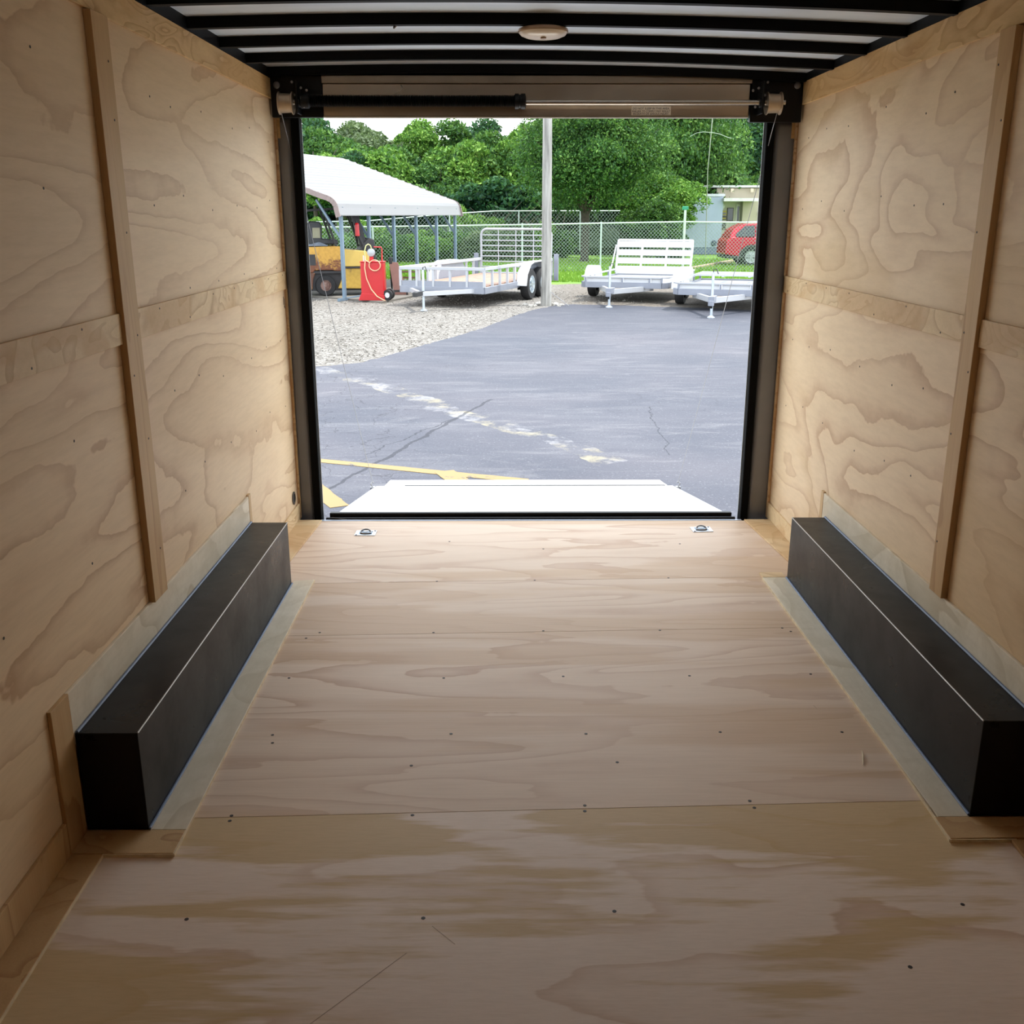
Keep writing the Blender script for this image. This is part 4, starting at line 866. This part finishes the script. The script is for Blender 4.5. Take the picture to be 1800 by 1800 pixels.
# ---- clutter on the slab
BRN = plain('rust_brown_plate', srgb(122, 82, 72), .7, 0, .12, 5)
p = gp(702, 522, SZ); lt = thing('leaning_plate', 'rusty brown steel plate leaning behind the red fuel caddy', 'plate', (p.x, p.y + .7, SZ))
MB().add([(-.20, 0, 0), (.16, 0, 0), (-.12, .3, .78), (-.34, .3, .78), (-.20, .03, 0), (.16, .03, 0), (-.12, .33, .78), (-.34, .33, .78)], [(0, 1, 2, 3), (7, 6, 5, 4), (0, 4, 5, 1), (1, 5, 6, 2), (2, 6, 7, 3), (3, 7, 4, 0)]).build('plate', BRN, lt, bevel=.004)
MB().bar((-.31, .34, .70), (-.31, .55, .0), .04).build('prop', FK, lt)
MB().box(-.34, -.26, .28, .36, .74, .90).build('clamp', FK, lt, bevel=.01)
p = gp(724, 512, SZ); rk = thing('metal_rack', 'low dark metal rack frame standing on the concrete slab', 'rack', (p.x, p.y, SZ))
for x in (-.45, .20):
    for y in (0, .35): MB().bar((x, y, 0), (x, y, .50), .025).build('leg', FK, rk)
rr = MB()
for z in (.16, .34, .49):
    rr.bar((-.45, 0, z), (.20, 0, z), .02); rr.bar((-.45, .35, z), (.20, .35, z), .02); rr.bar((-.45, 0, z), (-.45, .35, z), .02); rr.bar((.2, 0, z), (.2, .35, z), .02)
rr.build('shelf_frame', BRN, rk)
p = gp(715, 519, SZ); bl = thing('steel_beam', 'dark steel beam lying on short feet across the slab', 'beam', (p.x, p.y, SZ))
MB().bar((-.45, .0, .10), (.62, .25, .10), .05, .05).build('beam', FK, bl)
for x, y in ((-.35, .02), (.0, .10)): MB().box(x - .02, x + .02, y - .02, y + .02, 0, .08).build('foot', FK, bl)
p = gp(733, 513, SZ); tag(B(p.x - .14, p.x + .14, p.y, p.y + .2, SZ, SZ + .20).build('timber_block', plain('grey_timber', srgb(124, 106, 98), .8, 0, .2, 9), bevel=.006), 'grey-brown timber block on the slab under the trailer rail', 'block')
# ================================================================== chain link fence
LINK = plain('fence_wire', srgb(160, 176, 166), .5, .4)
def fence(pts, h, lab, posts, pitch=.125, wd=.011, railr=.03, mesh=True):
    """pts: top rail points (world)"""
    t = thing('chain_link_fence', lab, 'fence', (pts[0].x, pts[0].y, pts[0].z - h)); o = Vector(t.location)
    MB().tube([p - o for p in pts], railr, 6).build('top_rail', GALV, t)
    for p in posts: MB().tube([p - o - Vector((0, 0, h + .1)), p - o + Vector((0, 0, .05))], .032, 8).build('post', GALV, t)
    if mesh:
        m = MB()
        for a, b_ in zip(pts[:-1], pts[1:]):
            L = (b_ - a).length; d = (b_ - a) / L; n = int(L / pitch)
            for k in range(-int(h / pitch), n + 1):
                for sg in (0, 1):
                    s0 = k * pitch; s1 = s0 + h; za, zb = (-h, .04) if sg == 0 else (.04, -h)
                    # clip to the bay
                    t0 = max(0, (0 - s0) / h); t1 = min(1, (L - s0) / h)
                    if t1 <= t0: continue
                    pa = a + d * (s0 + h * t0) + Vector((0, 0, za + (zb - za) * t0)); pb = a + d * (s0 + h * t1) + Vector((0, 0, za + (zb - za) * t1))
                    m.bar(pa - o, pb - o, wd)
        m.build('chain_mesh', LINK, t, kind='stuff')
    return t
Yf = 36.5
tp = [at(300, 401, Yf - 2), at(640, 399, Yf), at(960, 394.5, Yf), at(1057, 392.5, Yf), at(1204, 390, Yf), at(1345, 391.5, Yf), at(1500, 391.5, Yf)]
fence(tp, 1.66, 'chain-link fence with a straight pale top rail running behind the trailers', [at(430, 400.5, Yf), at(655, 399, Yf), at(918, 395, Yf), at(1057, 392.5, Yf), at(1204, 390, Yf), at(1400, 391, Yf)])
tp = [at(200, 398, 46), at(650, 388, 46), at(790, 376, 47), at(870, 371, 48), at(1090, 370.5, 50)]
fence(tp, 1.7, 'second chain-link fence with a rising top rail farther back before the trees', [at(560, 391, 46), at(790, 376, 47), at(912, 371, 48.3), at(1020, 371, 49)], pitch=.18, wd=.010, railr=.028)
p = at(1203, 389, Yf); t = thing('marker_post', 'pale post with a green cap standing above the fence rail', 'post', (p.x, p.y - .08, G))
MB().tube([(0, 0, 0), (0, 0, 2.12)], .045, 10).build('post', plain('pale_post', srgb(200, 214, 200), .5), t); MB().box(-.11, .11, -.03, .03, 2.12, 2.24).build('cap', plain('green_cap', srgb(30, 150, 110), .5), t, bevel=.02)
p = gp(1151, 440); t = thing('meter_post', 'thin post carrying a pale meter box in the grass behind the fence', 'post', (p.x, p.y, G))
MB().tube([(0, 0, 0), (0, 0, 1.5)], .04, 8).build('post', GALV, t); B(-.14, .14, -.09, -.03, 1.15, 1.6).build('box', plain('meter_grey', srgb(150, 160, 150), .5), t, bevel=.02)
# far flat trailer on the grass
p = gp(1062, 432); t = thing('parked_boat_trailer', 'pale grey low trailer parked in the grass behind the tree trunk', 'trailer', (p.x, p.y, G), .1)
m = MB(); m.box(-1.3, 2.0, -.5, .5, .45, .62); m.build('deck', ALUD, t, bevel=.03); m = MB(); m.bar((-2.1, 0, .5), (-1.3, 0, .5), .1); m.bar((-1.2, -.4, .6), (-1.2, -.4, 1.35), .05); m.bar((-1.2, -.4, 1.35), (-.4, -.4, .65), .05); m.bar((.9, -.4, .6), (.9, -.4, 1.0), .04); m.build('rail', ALU, t)
for x in (-.6, .4): wheel(t, (x, -.5, .3), .3, .18, (0, 1, 0), side=-1)
# ================================================================== red car
p = gp(1310, 466); cr = thing('red_car', 'red sport utility car before the pale building, cut off by the right door jamb', 'car', (p.x + 2.72, p.y, G), .0)
cr.scale = (-1, 1, 1); cr.location.x += 0
CARR = plain('metallic_red_paint', srgb(200, 22, 54), .25, .3, .04); GLS = plain('dark_glass', (.02, .025, .03, 1), .08, 0, .1); TRIM = plain('car_trim_black', (.02, .02, .022, 1), .5)
# local x forward = left(-x); front wheel at 0
body = [(-.92, .42), (-.95, .70), (-.88, .88), (-.62, .98), (.38, 1.08), (3.55, 1.12), (3.72, .95), (3.75, .45), (3.20, .36), (3.10, .62), (2.95, .74), (2.72, .80), (2.48, .74), (2.33, .60), (2.25, .34), (.46, .34), (.38, .60), (.24, .73), (0, .79), (-.24, .73), (-.38, .60), (-.45, .36)]
cb = MB().extr(body, 'y', -.90, .90).build('body', CARR, cr, bevel=.05, seg=3)
gh_ = [(.36, 1.08), (1.05, 1.58), (1.5, 1.66), (3.0, 1.62), (3.45, 1.40), (3.60, 1.10)]
cab = MB(); n = len(gh_)
vs = [(x, -.86 if z < 1.2 else -.68, z) for x, z in gh_] + [(x, .86 if z < 1.2 else .68, z) for x, z in gh_]
cab.add(vs, [tuple(range(n))[::-1], tuple(range(n, 2 * n))] + [(i, (i + 1) % n, n + (i + 1) % n, n + i) for i in range(n)]).build('cabin', CARR, cr, bevel=.04, seg=3)
for q in ([(.62, 1.13), (1.12, 1.52), (1.62, 1.57), (1.62, 1.13)], [(1.70, 1.13), (1.70, 1.57), (2.55, 1.56), (2.55, 1.13)], [(2.62, 1.13), (2.62, 1.55), (3.0, 1.53), (3.35, 1.25), (3.35, 1.13)]):
    yy = lambda z: -.868 + (z - 1.13) * .36 if z > 1.13 else -.875
    vs = [(x, yy(z) - .02, z) for x, z in q] + [(x, yy(z) + .03, z) for x, z in q]; k = len(q)
    MB().add(vs, [tuple(range(k))[::-1], tuple(range(k, 2 * k))] + [(i, (i + 1) % k, k + (i + 1) % k, k + i) for i in range(k)]).build('side_window', GLS, cr)
MB().add([(.38, -.7, 1.12), (.38, .7, 1.12), (1.03, .6, 1.58), (1.03, -.6, 1.58), (.44, -.7, 1.09), (.44, .7, 1.09), (1.08, .6, 1.55), (1.08, -.6, 1.55)], [(0, 1, 2, 3), (7, 6, 5, 4), (0, 4, 5, 1), (1, 5, 6, 2), (2, 6, 7, 3), (3, 7, 4, 0)]).build('windscreen', GLS, cr)
MB().bar((-.90, -.62, .80), (-.70, -.90, .86), .10, .10).build('headlight', plain('headlight', srgb(220, 226, 232), .15), cr)
MB().box(-.97, -.90, -.55, .55, .50, .72).build('grille', TRIM, cr); MB().box(.62, .80, -1.06, -.90, 1.08, 1.20).build('mirror', CARR, cr, bevel=.03)
MB().box(-.9, 3.7, -.905, .905, .30, .40).build('sill_trim', TRIM, cr, bevel=.02)
MB().tube([(1.3, -.62, 1.68), (1.5, -.62, 1.72), (2.9, -.62, 1.69), (3.0, -.62, 1.64)], .02, 6).build('roof_rail', ALU, cr)
ac_ = MB(); 
for xc in (0, 2.72):
    pts = [(xc + .47 * math.cos(a_), .36 + .47 * math.sin(a_)) for a_ in [PI * i / 12 for i in range(13)]] + [(xc + .38 * math.cos(a_), .36 + .38 * math.sin(a_)) for a_ in [PI * i / 12 for i in range(12, -1, -1)]]
    MB().extr(pts, 'y', -.915, -.895).build('arch_trim', TRIM, cr)
    for s in (-1, 1): wheel(cr, (xc, s * .80, .36), .36, .22, (0, 1, 0), side=s, spokes=6, rim_r=.66, rimcol=plain('alloy_rim', srgb(190, 194, 200), .3, .6))
# ================================================================== building
def siding(name, col, sc=7):
    m, nt, b = newmat(name); v = objvec(nt)
    wv = nt.nodes.new('ShaderNodeTexWave'); wv.bands_direction = 'X'; wv.inputs['Scale'].default_value = sc; nt.links.new(v, wv.inputs[0])
    c = mixc(nt, .3, col, ramp(nt, wv.outputs[0], [(0, (.6,) * 3), (.15, (1, 1, 1))]), 'MULTIPLY'); c = mixc(nt, .3, c, ramp(nt, noise(nt, v, 1.5, 4), [(.3, (.8,) * 3), (.6, (1, 1, 1))]), 'MULTIPLY')
    nt.links.new(c, b.inputs['Base Color']); b.inputs['Roughness'].default_value = .7; return m
SBL = siding('bluish_white_siding', srgb(178, 192, 212)); SBE = siding('beige_siding', srgb(196, 186, 164)); SCR = siding('cream_siding', srgb(214, 212, 190))
bp = gp(1265, 447); K = 49.0 / 1749.3
bd = thing('mobile_building', 'pale mobile building with bluish end siding and a recessed porch behind the red car', 'building', (bp.x, bp.y, G))
zp = lambda y: 1.55 - G + (377 - y) * bp.y / FPX   # height on the front plane from ground
xx = lambda px: (px - 1265) * bp.y / FPX
B(xx(1180), xx(1266), 0, 6, .35, zp(347)).build('end_block', SBL, bd)
B(xx(1182), xx(1265), .03, 5.9, 0, .35).build('skirting', plain('grey_blue_skirting', srgb(120, 134, 158), .7, 0, .15, 9), bd)
B(xx(1178), xx(1268), -.05, 6, zp(348), zp(344)).build('fascia', plain('pale_fascia', srgb(214, 220, 226), .5), bd)
B(xx(1192), xx(1248), -.03, 0, zp(392), zp(360)).build('panel_seam', SBL, bd)
MB().lathe([(.13, 0), (.15, .03), (.10, .05)], (xx(1254), -.0, zp(424)), (0, -1, 0), 16).build('vent_cap', plain('vent_dark', srgb(60, 76, 96), .5), bd)
B(xx(1262), xx(1400), 1.2, 6, .45, zp(334)).build('main_wall', SBE, bd)
B(xx(1267), xx(1304), 1.12, 1.19, .45, zp(356)).build('porch_wall', SCR, bd)
B(xx(1304), xx(1400), .6, 1.19, .45, zp(352)).build('front_wall', SBE, bd)
B(xx(1264), xx(1322), -.45, 1.3, zp(356), zp(351)).build('porch_roof', plain('porch_white', srgb(226, 226, 220), .5), bd)
B(xx(1232), xx(1400), 1.0, 6.3, zp(333), zp(329.5)).build('main_roof', plain('roof_edge_light', srgb(224, 228, 224), .5), bd)
B(xx(1264), xx(1400), .58, 1.25, 0, .45).build('front_skirting', plain('brown_grey_skirting', srgb(112, 108, 96), .8, 0, .2, 9), bd)
FRM = plain('dark_window_frame', srgb(70, 66, 52), .5); PANE = plain('dark_window_pane', (.03, .035, .035, 1), .1)
def window_(x0, x1, y0, y1, d, fr=FRM, pane=PANE):
    f = B(xx(x0), xx(x1), d - .06, d, zp(y1), zp(y0)).build('window', fr, bd); g = (x1 - x0) * .12 * K
    B(xx(x0) + g, xx(x1) - g, d - .07, d - .02, zp(y1) + g, zp(y0) - g).build('pane', pane, f); return f
window_(1281, 1292, 366, 388, 1.12); dr = B(xx(1296), xx(1303), 1.05, 1.12, .5, zp(360)).build('door', plain('door_white', srgb(222, 222, 208), .5), bd)
B(xx(1298.2), xx(1301.5), 1.03, 1.06, zp(388), zp(364)).build('door_pane', PANE, dr)
yb = plain('yellowish_board', srgb(190, 172, 60), .5)
for y0, y1 in ((371, 378), (379.5, 386), (390, 396), (397, 402)):
    o = B(xx(1267.5), xx(1280), -.06 + 1.1, 1.12, zp(y1), zp(y0)).build('slot_window', FRM if y0 not in (371,) else yb, bd); B(xx(1268.5), xx(1279), 1.02, 1.06, zp(y1 - 1.5), zp(y0 + 3.0)).build('pane', PANE if y0 in (371, 390) else yb, o)
for px in (1286, 1320): B(xx(px) - .08, xx(px) + .08, .85, 1.0, zp(341), zp(335)).build('flood_lamp', plain('lamp_cream', srgb(220, 206, 180), .4), bd, bevel=.02)
MB().lathe([(.03, -.1), (.16, -.04), (.16, .0), (.03, .05)], (xx(1271), 1.0, zp(364)), (0, -1, 0), 14).build('porch_lamp', plain('lamp_white', srgb(230, 230, 226), .4), bd, smooth=True)
B(xx(1330), xx(1340), .45, .62, zp(376), zp(373)).build('shelf_bracket', FRM, bd)
p = gp(1265, 470); k = MB()
a, b_ = gp(1215, 473), gp(1290, 460)
tag(MB().bar((a.x, a.y, G + .02), (b_.x, b_.y, G + .04), .25, .10).build('kerb_timber', plain('kerb_tan', srgb(176, 156, 126), .8, 0, .2, 8)), 'tan kerb timber along the bank in the grass beside the red car', 'kerb')
a, b_ = gp(1258, 450), gp(1285, 449)
tag(B(a.x, b_.x + .4, a.y - 3.2, a.y - .4, G - .02, G + .05).build('paving_step', plain('step_pale', srgb(206, 196, 172), .8)), 'pale paving step in front of the building porch', 'step')
# ================================================================== trees
def crown(seed, R, n, leaf, flat=.85, lobes=26, bottom=-.65):
    rs = np.random.RandomState(seed)
    d = rs.normal(size=(lobes, 3)); d /= np.linalg.norm(d, axis=1)[:, None]; d[:, 2] = np.maximum(d[:, 2], bottom)
    lc = d * R * rs.uniform(.35, .82, (lobes, 1)) * np.array([1, 1, flat]); lr = R * rs.uniform(.22, .42, lobes)
    k = rs.randint(0, lobes, n); dd = rs.normal(size=(n, 3)); dd /= np.linalg.norm(dd, axis=1)[:, None]
    dd[:, 2] = np.where(rs.rand(n) < .6, np.abs(dd[:, 2]), dd[:, 2])
    c = lc[k] + dd * (lr[k] * rs.uniform(.72, 1.08, n))[:, None] * np.array([1, 1, .8])
    a = rs.normal(size=(n, 3)) + dd * .3; a /= np.linalg.norm(a, axis=1)[:, None]
    b_ = np.cross(a, rs.normal(size=(n, 3))); b_ /= np.linalg.norm(b_, axis=1)[:, None]
    s = leaf * rs.uniform(.6, 1.3, n)[:, None]
    V = np.stack([c - a * s, c + b_ * s * .5, c + a * s, c - b_ * s * .5], 1).reshape(-1, 3)
    me = bpy.data.meshes.new('foliage'); me.vertices.add(4 * n); me.vertices.foreach_set('co', V.ravel())
    me.loops.add(4 * n); me.loops.foreach_set('vertex_index', np.arange(4 * n)); me.polygons.add(n); me.polygons.foreach_set('loop_start', np.arange(0, 4 * n, 4)); me.polygons.foreach_set('loop_total', np.full(n, 4))
    me.update(); return me
def trunkmesh(seed, h, r0, R, cz, nb=7):
    r = random.Random(seed); m = MB()
    m.tube([(0, 0, -.1), (r.uniform(-.1, .1), 0, h * .4), (r.uniform(-.2, .2), r.uniform(-.2, .2), h), (0, 0, cz + R * .3)], [r0 * 1.2, r0, r0 * .7, r0 * .2], 8)
    for i in range(nb):
        a = r.uniform(0, 6.28); z0 = h * r.uniform(.7, 1.1); L = R * r.uniform(.5, .85)
        m.tube([(0, 0, z0), (math.cos(a) * L * .5, math.sin(a) * L * .5, z0 + L * .5), (math.cos(a) * L, math.sin(a) * L, z0 + L * r.uniform(.6, 1))], [r0 * .5, r0 * .3, r0 * .1], 5)
    o = m.build('trunk', BARK); me = o.data; bpy.data.objects.remove(o); return me
CR = {}
def getcrown(kind, mat):
    key = (kind, mat)
    if key not in CR:
        seed, n, leaf, flat, lobes = {'a': (1, 26000, .042, .9, 34), 'b': (2, 26000, .042, 1.1, 38), 'c': (3, 18000, .05, .75, 26), 'big': (4, 80000, .019, .85, 90), 'sparse': (6, 11000, .034, .9, 40), 'tall': (7, 22000, .042, 1.5, 34)}[kind]
        me = crown(seed, 1.0, n, leaf, flat, lobes); me.materials.append(LEAF[mat]); CR[key] = me
    return CR[key]
TK = trunkmesh(5, 1.0, .07, 1.0, 1.4)
nlab = [0]
def tree(px, ytop, Y, R, kind, mat, label, cat='tree', name='tree', group=None, hz=None, trunk=True, rz=None, ybot=None):
    """px centre, ytop pixel row of the crown top, Y distance; R crown half width (m)"""
    top = at(px, ytop, Y); flat = {'a': .9, 'b': 1.05, 'c': .75, 'big': .85, 'sparse': .9, 'tall': 1.45}[kind]
    H = top.z - G; cz = H - R * flat * .95 if hz is None else hz
    t = thing(name, label, cat, (top.x, top.y, G), 0, group)
    o = bpy.data.objects.new('foliage', getcrown(kind, mat)); COL.objects.link(o); o.parent = t; o['kind'] = 'stuff'
    zz = 1.0 if hz is None else max(.5, (H - hz) / (R * flat * .95))
    o.location = (0, 0, max(cz, .3)); o.scale = (R, R, R * zz); o.rotation_euler = (0, 0, rz if rz is not None else rnd.uniform(0, 6.28))
    if trunk:
        k = bpy.data.objects.new('trunk', TK); COL.objects.link(k); k.parent = t; hh = max(.6, cz)
        k.scale = (R * .9, R * .9, hh / 1.25); k.rotation_euler = (0, 0, rnd.uniform(0, 6.28))
    return t
# the two trees standing in the lawn
def lawn_tree(px, py, Rr, ztop, mat, lab, tr, off=0, kind='big', cz=None, fork=.25, lab2=None):
    p = gp(px, py); t = thing('tree', lab, 'tree', (p.x, p.y, G))
    o = bpy.data.objects.new('foliage', getcrown(kind, mat)); COL.objects.link(o); o.parent = t; o['kind'] = 'stuff'; o.location = (off, 0, cz); o.scale = (Rr, Rr, (ztop - cz) / .82)
    m = MB(); m.tube([(0, 0, -.1), (0, 0, .2), (.03, 0, 1.5), (-.02, 0, 2.1)], [tr * 1.4, tr * 1.05, tr, tr * 1.05], 12)
    r = random.Random(int(px))
    for i in range(9):
        a = 6.28 * i / 9 + r.uniform(-.3, .3); L = Rr * r.uniform(.55, .9); m.tube([(math.cos(a) * .03, math.sin(a) * .03, 1.9 + .1 * (i % 3)), (math.cos(a) * L * .4, math.sin(a) * L * .4, 2.1 + L * .6), (math.cos(a) * L, math.sin(a) * L, 2.2 + L * r.uniform(.7, 1.3))], [tr * .5, tr * .3, tr * .08], 7)
    m.build('trunk', BARK, t, smooth=True); return t
lawn_tree(1027, 461, 3.5, 7.2, 0, 'large leafy tree with a dark trunk just right of the utility pole', .17, .3, cz=4.35)
lawn_tree(1099, 444, 4.9, 10.0, 0, 'taller leafy tree whose trunk stands behind the raised trailer gate', .20, 1.5, cz=5.2)
# bush beside the building
W_ = 'green leafy tree in the wood line '
tree(1150, 345, 46.5, 1.5, 'b', 0, 'dense rounded bush against the left end of the pale building', 'bush', 'bush', hz=1.3, trunk=False)
tree(1172, 396, 47, 1.2, 'c', 1, 'low dark bush behind the fence between lawn tree and building', 'bush', 'bush', trunk=False)
tree(1168, 300, 50.5, 2.2, 'b', 2, 'dense yellow-green young tree hiding the corner of the pale building', hz=2.4, trunk=False)
# wood line: (px, ytop, Y, R, kind, mat, phrase)
rows = [
 (470, 190, 62, 4.2, 'a', 1, 'dark green tree partly hidden by the left door jamb'),
 (540, 205, 60, 3.2, 'tall', 1, 'dark conical tree at the far left above the carport roof'),
 (585, 222, 58, 2.9, 'a', 0, 'mid-green tree with a broken crown above the left carport ridge'),
 (640, 210, 64, 3.3, 'a', 3, 'grey-green feathery tree behind the carport left of the sky gap'),
 (660, 250, 54, 2.7, 'b', 2, 'bright yellow-green tree rising directly behind the carport ridge'),
 (700, 260, 57, 3.0, 'a', 0, 'mid-green tree behind the middle of the carport roof'),
 (550, 262, 52, 2.0, 'c', 2, 'low bright bushy tree touching the carport ridge at the far left'),
 (605, 268, 53, 2.0, 'a', 1, 'dark shaded tree behind the carport peak'),
 (735, 208, 60, 2.2, 'tall', 2, 'slender bright green tree beside the pale sky gap'),
 (785, 210, 61, 2.7, 'tall', 0, 'tall narrow tree with a bright upper crown above the carport slope'),
 (845, 206, 63, 2.5, 'tall', 1, 'tall dark tree with a pointed top left of the utility pole'),
 (770, 268, 55, 2.5, 'a', 0, 'rounded tree above the carport eave end'),
 (830, 240, 56, 3.0, 'b', 2, 'light green domed tree midway between carport and utility pole'),
 (880, 222, 58, 3.0, 'b', 0, 'domed mid-green tree just left of the utility pole'),
 (925, 214, 57, 2.6, 'tall', 2, 'bright willow-like tree hugging the left side of the utility pole'),
 (895, 300, 52, 2.9, 'c', 1, 'dark spreading low tree left of the utility pole'),
 (800, 312, 52, 2.4, 'c', 1, 'dark bluish low tree behind the carport corner'),
 (750, 300, 53, 2.2, 'c', 0, 'small rounded tree behind the lower carport roof'),
 (690, 300, 52, 2.4, 'c', 1, 'dark low tree showing just over the carport roof'),
 (960, 204, 64, 3.6, 'a', 0, 'tree filling the gap behind the utility pole top'),
 (1010, 190, 66, 4.2, 'b', 2, 'bright tree behind the crown of the nearer lawn tree'),
 (1075, 180, 68, 4.6, 'a', 0, 'tall tree rising behind the two lawn trees'),
 (1150, 185, 66, 4.0, 'b', 1, 'tall shaded tree behind the right lawn tree'),
 (1215, 175, 64, 4.0, 'a', 0, 'tall green tree above the left end of the pale building'),
 (1275, 185, 70, 3.6, 'sparse', 1, 'thin-crowned dark tree letting sky through above the building roof'),
 (1335, 165, 66, 4.4, 'sparse', 1, 'open dark tree by the right door jamb above the building'),
 (1420, 170, 66, 4.4, 'a', 1, 'dark tree hidden mostly by the right door jamb'),
 (1290, 290, 60, 3.0, 'c', 2, 'bright low tree just over the pale building roof'),
 (1345, 285, 61, 3.0, 'c', 0, 'green low tree over the right end of the pale building'),
 (1240, 275, 58, 2.6, 'c', 0, 'green low tree behind the building corner'),
 (1060, 330, 58, 3.0, 'c', 1, 'shaded low tree between the two lawn trunks'),
 (1130, 325, 59, 3.0, 'c', 0, 'low tree behind the right lawn trunk'),
 (985, 330, 56, 2.6, 'c', 0, 'low tree just right of the utility pole'),
]
for (px, yt, Y, R_, kd, mt, lab) in rows: tree(px, yt, Y, R_, kd, mt, lab)
bushes = [(560, 372, 47, 1.5, 2, 'bright bush seen through the carport behind the forklift'), (650, 378, 46, 1.3, 2, 'yellow-green bush behind the second carport post'), (700, 395, 44, 1.3, 0, 'green bush behind the third carport post'),
          (745, 398, 44, 1.3, 2, 'light green bush between the rear carport posts'), (790, 392, 45, 1.3, 0, 'green bush behind the last carport post'), (842, 346, 49, 1.6, 2, 'tall bright bush rising over the far fence right of the carport'),
          (885, 385, 46, 1.5, 3, 'grey-green brush behind the mesh tail gate'), (925, 378, 49, 1.6, 2, 'bright bush left of the utility pole over the far fence'), (975, 385, 50, 1.6, 0, 'bush at the fence right of the utility pole'),
          (1050, 385, 54, 1.8, 3, 'pale brush between the lawn trunks'), (610, 395, 44, 1.4, 0, 'green bush behind the forklift mast'), (830, 400, 45, 1.3, 3, 'grey brush behind the tail gate left corner'), (1090, 392, 56, 1.8, 0, 'bush right behind the far parked trailer'),
          (500, 385, 45, 1.6, 0, 'green bush hidden behind the left door jamb')]
for px, yt, Y, R_, mt, lab in bushes: tree(px, yt, Y, R_, 'c', mt, lab, 'bush', 'bush', trunk=False, hz=.6)
# dark undergrowth filling the foot of the wood line
me = crown(12, 1.0, 26000, .02, .5, 140); me.materials.append(LEAF[1])
for i, (x, lab) in enumerate(((-14, 'left'), (2, 'middle'), (18, 'right'))):
    o = bpy.data.objects.new('undergrowth', me); COL.objects.link(o); o.location = (x, 62, G + 1.2); o.scale = (11, 4, 4.2)
    tag(o, 'dark undergrowth along the foot of the wood line, %s stretch' % lab, 'undergrowth', kind='stuff')
# brown leafless brush pile at the far fence
p = at(895, 372, 50); r = random.Random(9); m = MB()
for i in range(260):
    x, y = r.gauss(0, 1.0), r.gauss(0, .6); a = r.uniform(0, 6.28); L = r.uniform(.6, 1.6); e_ = r.uniform(.1, 1.2)
    m.tube([(x, y, .3), (x + math.cos(a) * L * .5, y, .3 + e_ * L * .6), (x + math.cos(a) * L, y + math.sin(a) * L * .3, .3 + e_ * L)], [.02, .014, .005], 4, caps=False)
o = m.build('brush_pile', plain('dead_brush', srgb(116, 104, 92), .9)); o.location = (p.x, p.y, G + .6); tag(o, 'dry brown brush pile beneath the dark tree behind the far fence', 'brush', kind='stuff')
# grass blades near the gravel edge and weeds
r = np.random.RandomState(3); n = 30000
X = r.uniform(-9, 11, n); Yg = 31.2 + 16 * r.rand(n) ** 1.3; Hh = r.uniform(.05, .13, n); A = r.uniform(0, 6.28, n)
V = np.stack([np.stack([X - np.cos(A) * .03, Yg, np.full(n, G - .02)], 1), np.stack([X + np.cos(A) * .03, Yg, np.full(n, G - .02)], 1), np.stack([X + np.sin(A) * .03, Yg, G - .02 + Hh], 1)], 1).reshape(-1, 3)
me = bpy.data.meshes.new('grass_blades'); me.vertices.add(3 * n); me.vertices.foreach_set('co', V.ravel()); me.loops.add(3 * n); me.loops.foreach_set('vertex_index', np.arange(3 * n)); me.polygons.add(n); me.polygons.foreach_set('loop_start', np.arange(0, 3 * n, 3)); me.polygons.foreach_set('loop_total', np.full(n, 3)); me.update()
me.materials.append(leafm('grass_blade', (104, 146, 44), (136, 180, 64), (176, 206, 96)))
o = bpy.data.objects.new('grass_blades', me); COL.objects.link(o); tag(o, 'short bright green grass blades on the lawn behind the trailers', 'grass', kind='stuff')

# thin pale pole with a drooping cross wire in front of the right-hand trees
p = gp(1240, 452); t = thing('antenna_pole', 'thin pale pole with a drooping wire among the trees above the building', 'pole', (p.x, p.y, G))
a = at(1244, 300, p.y) - Vector(t.location); b_ = at(1254, 190, p.y) - Vector(t.location)
MB().tube([(0, 0, 0), tuple(a), tuple(b_)], [.022, .022, .03], 6).build('pole', plain('pole_pale', srgb(150, 160, 138), .5), t)
MB().tube([tuple(at(px, py, p.y - .1) - Vector(t.location)) for px, py in ((1213, 240), (1224, 234), (1236, 232), (1252, 233), (1266, 236), (1280, 242), (1286, 243))], .014, 5).build('wire', plain('wire_pale', srgb(150, 170, 150), .5), t)
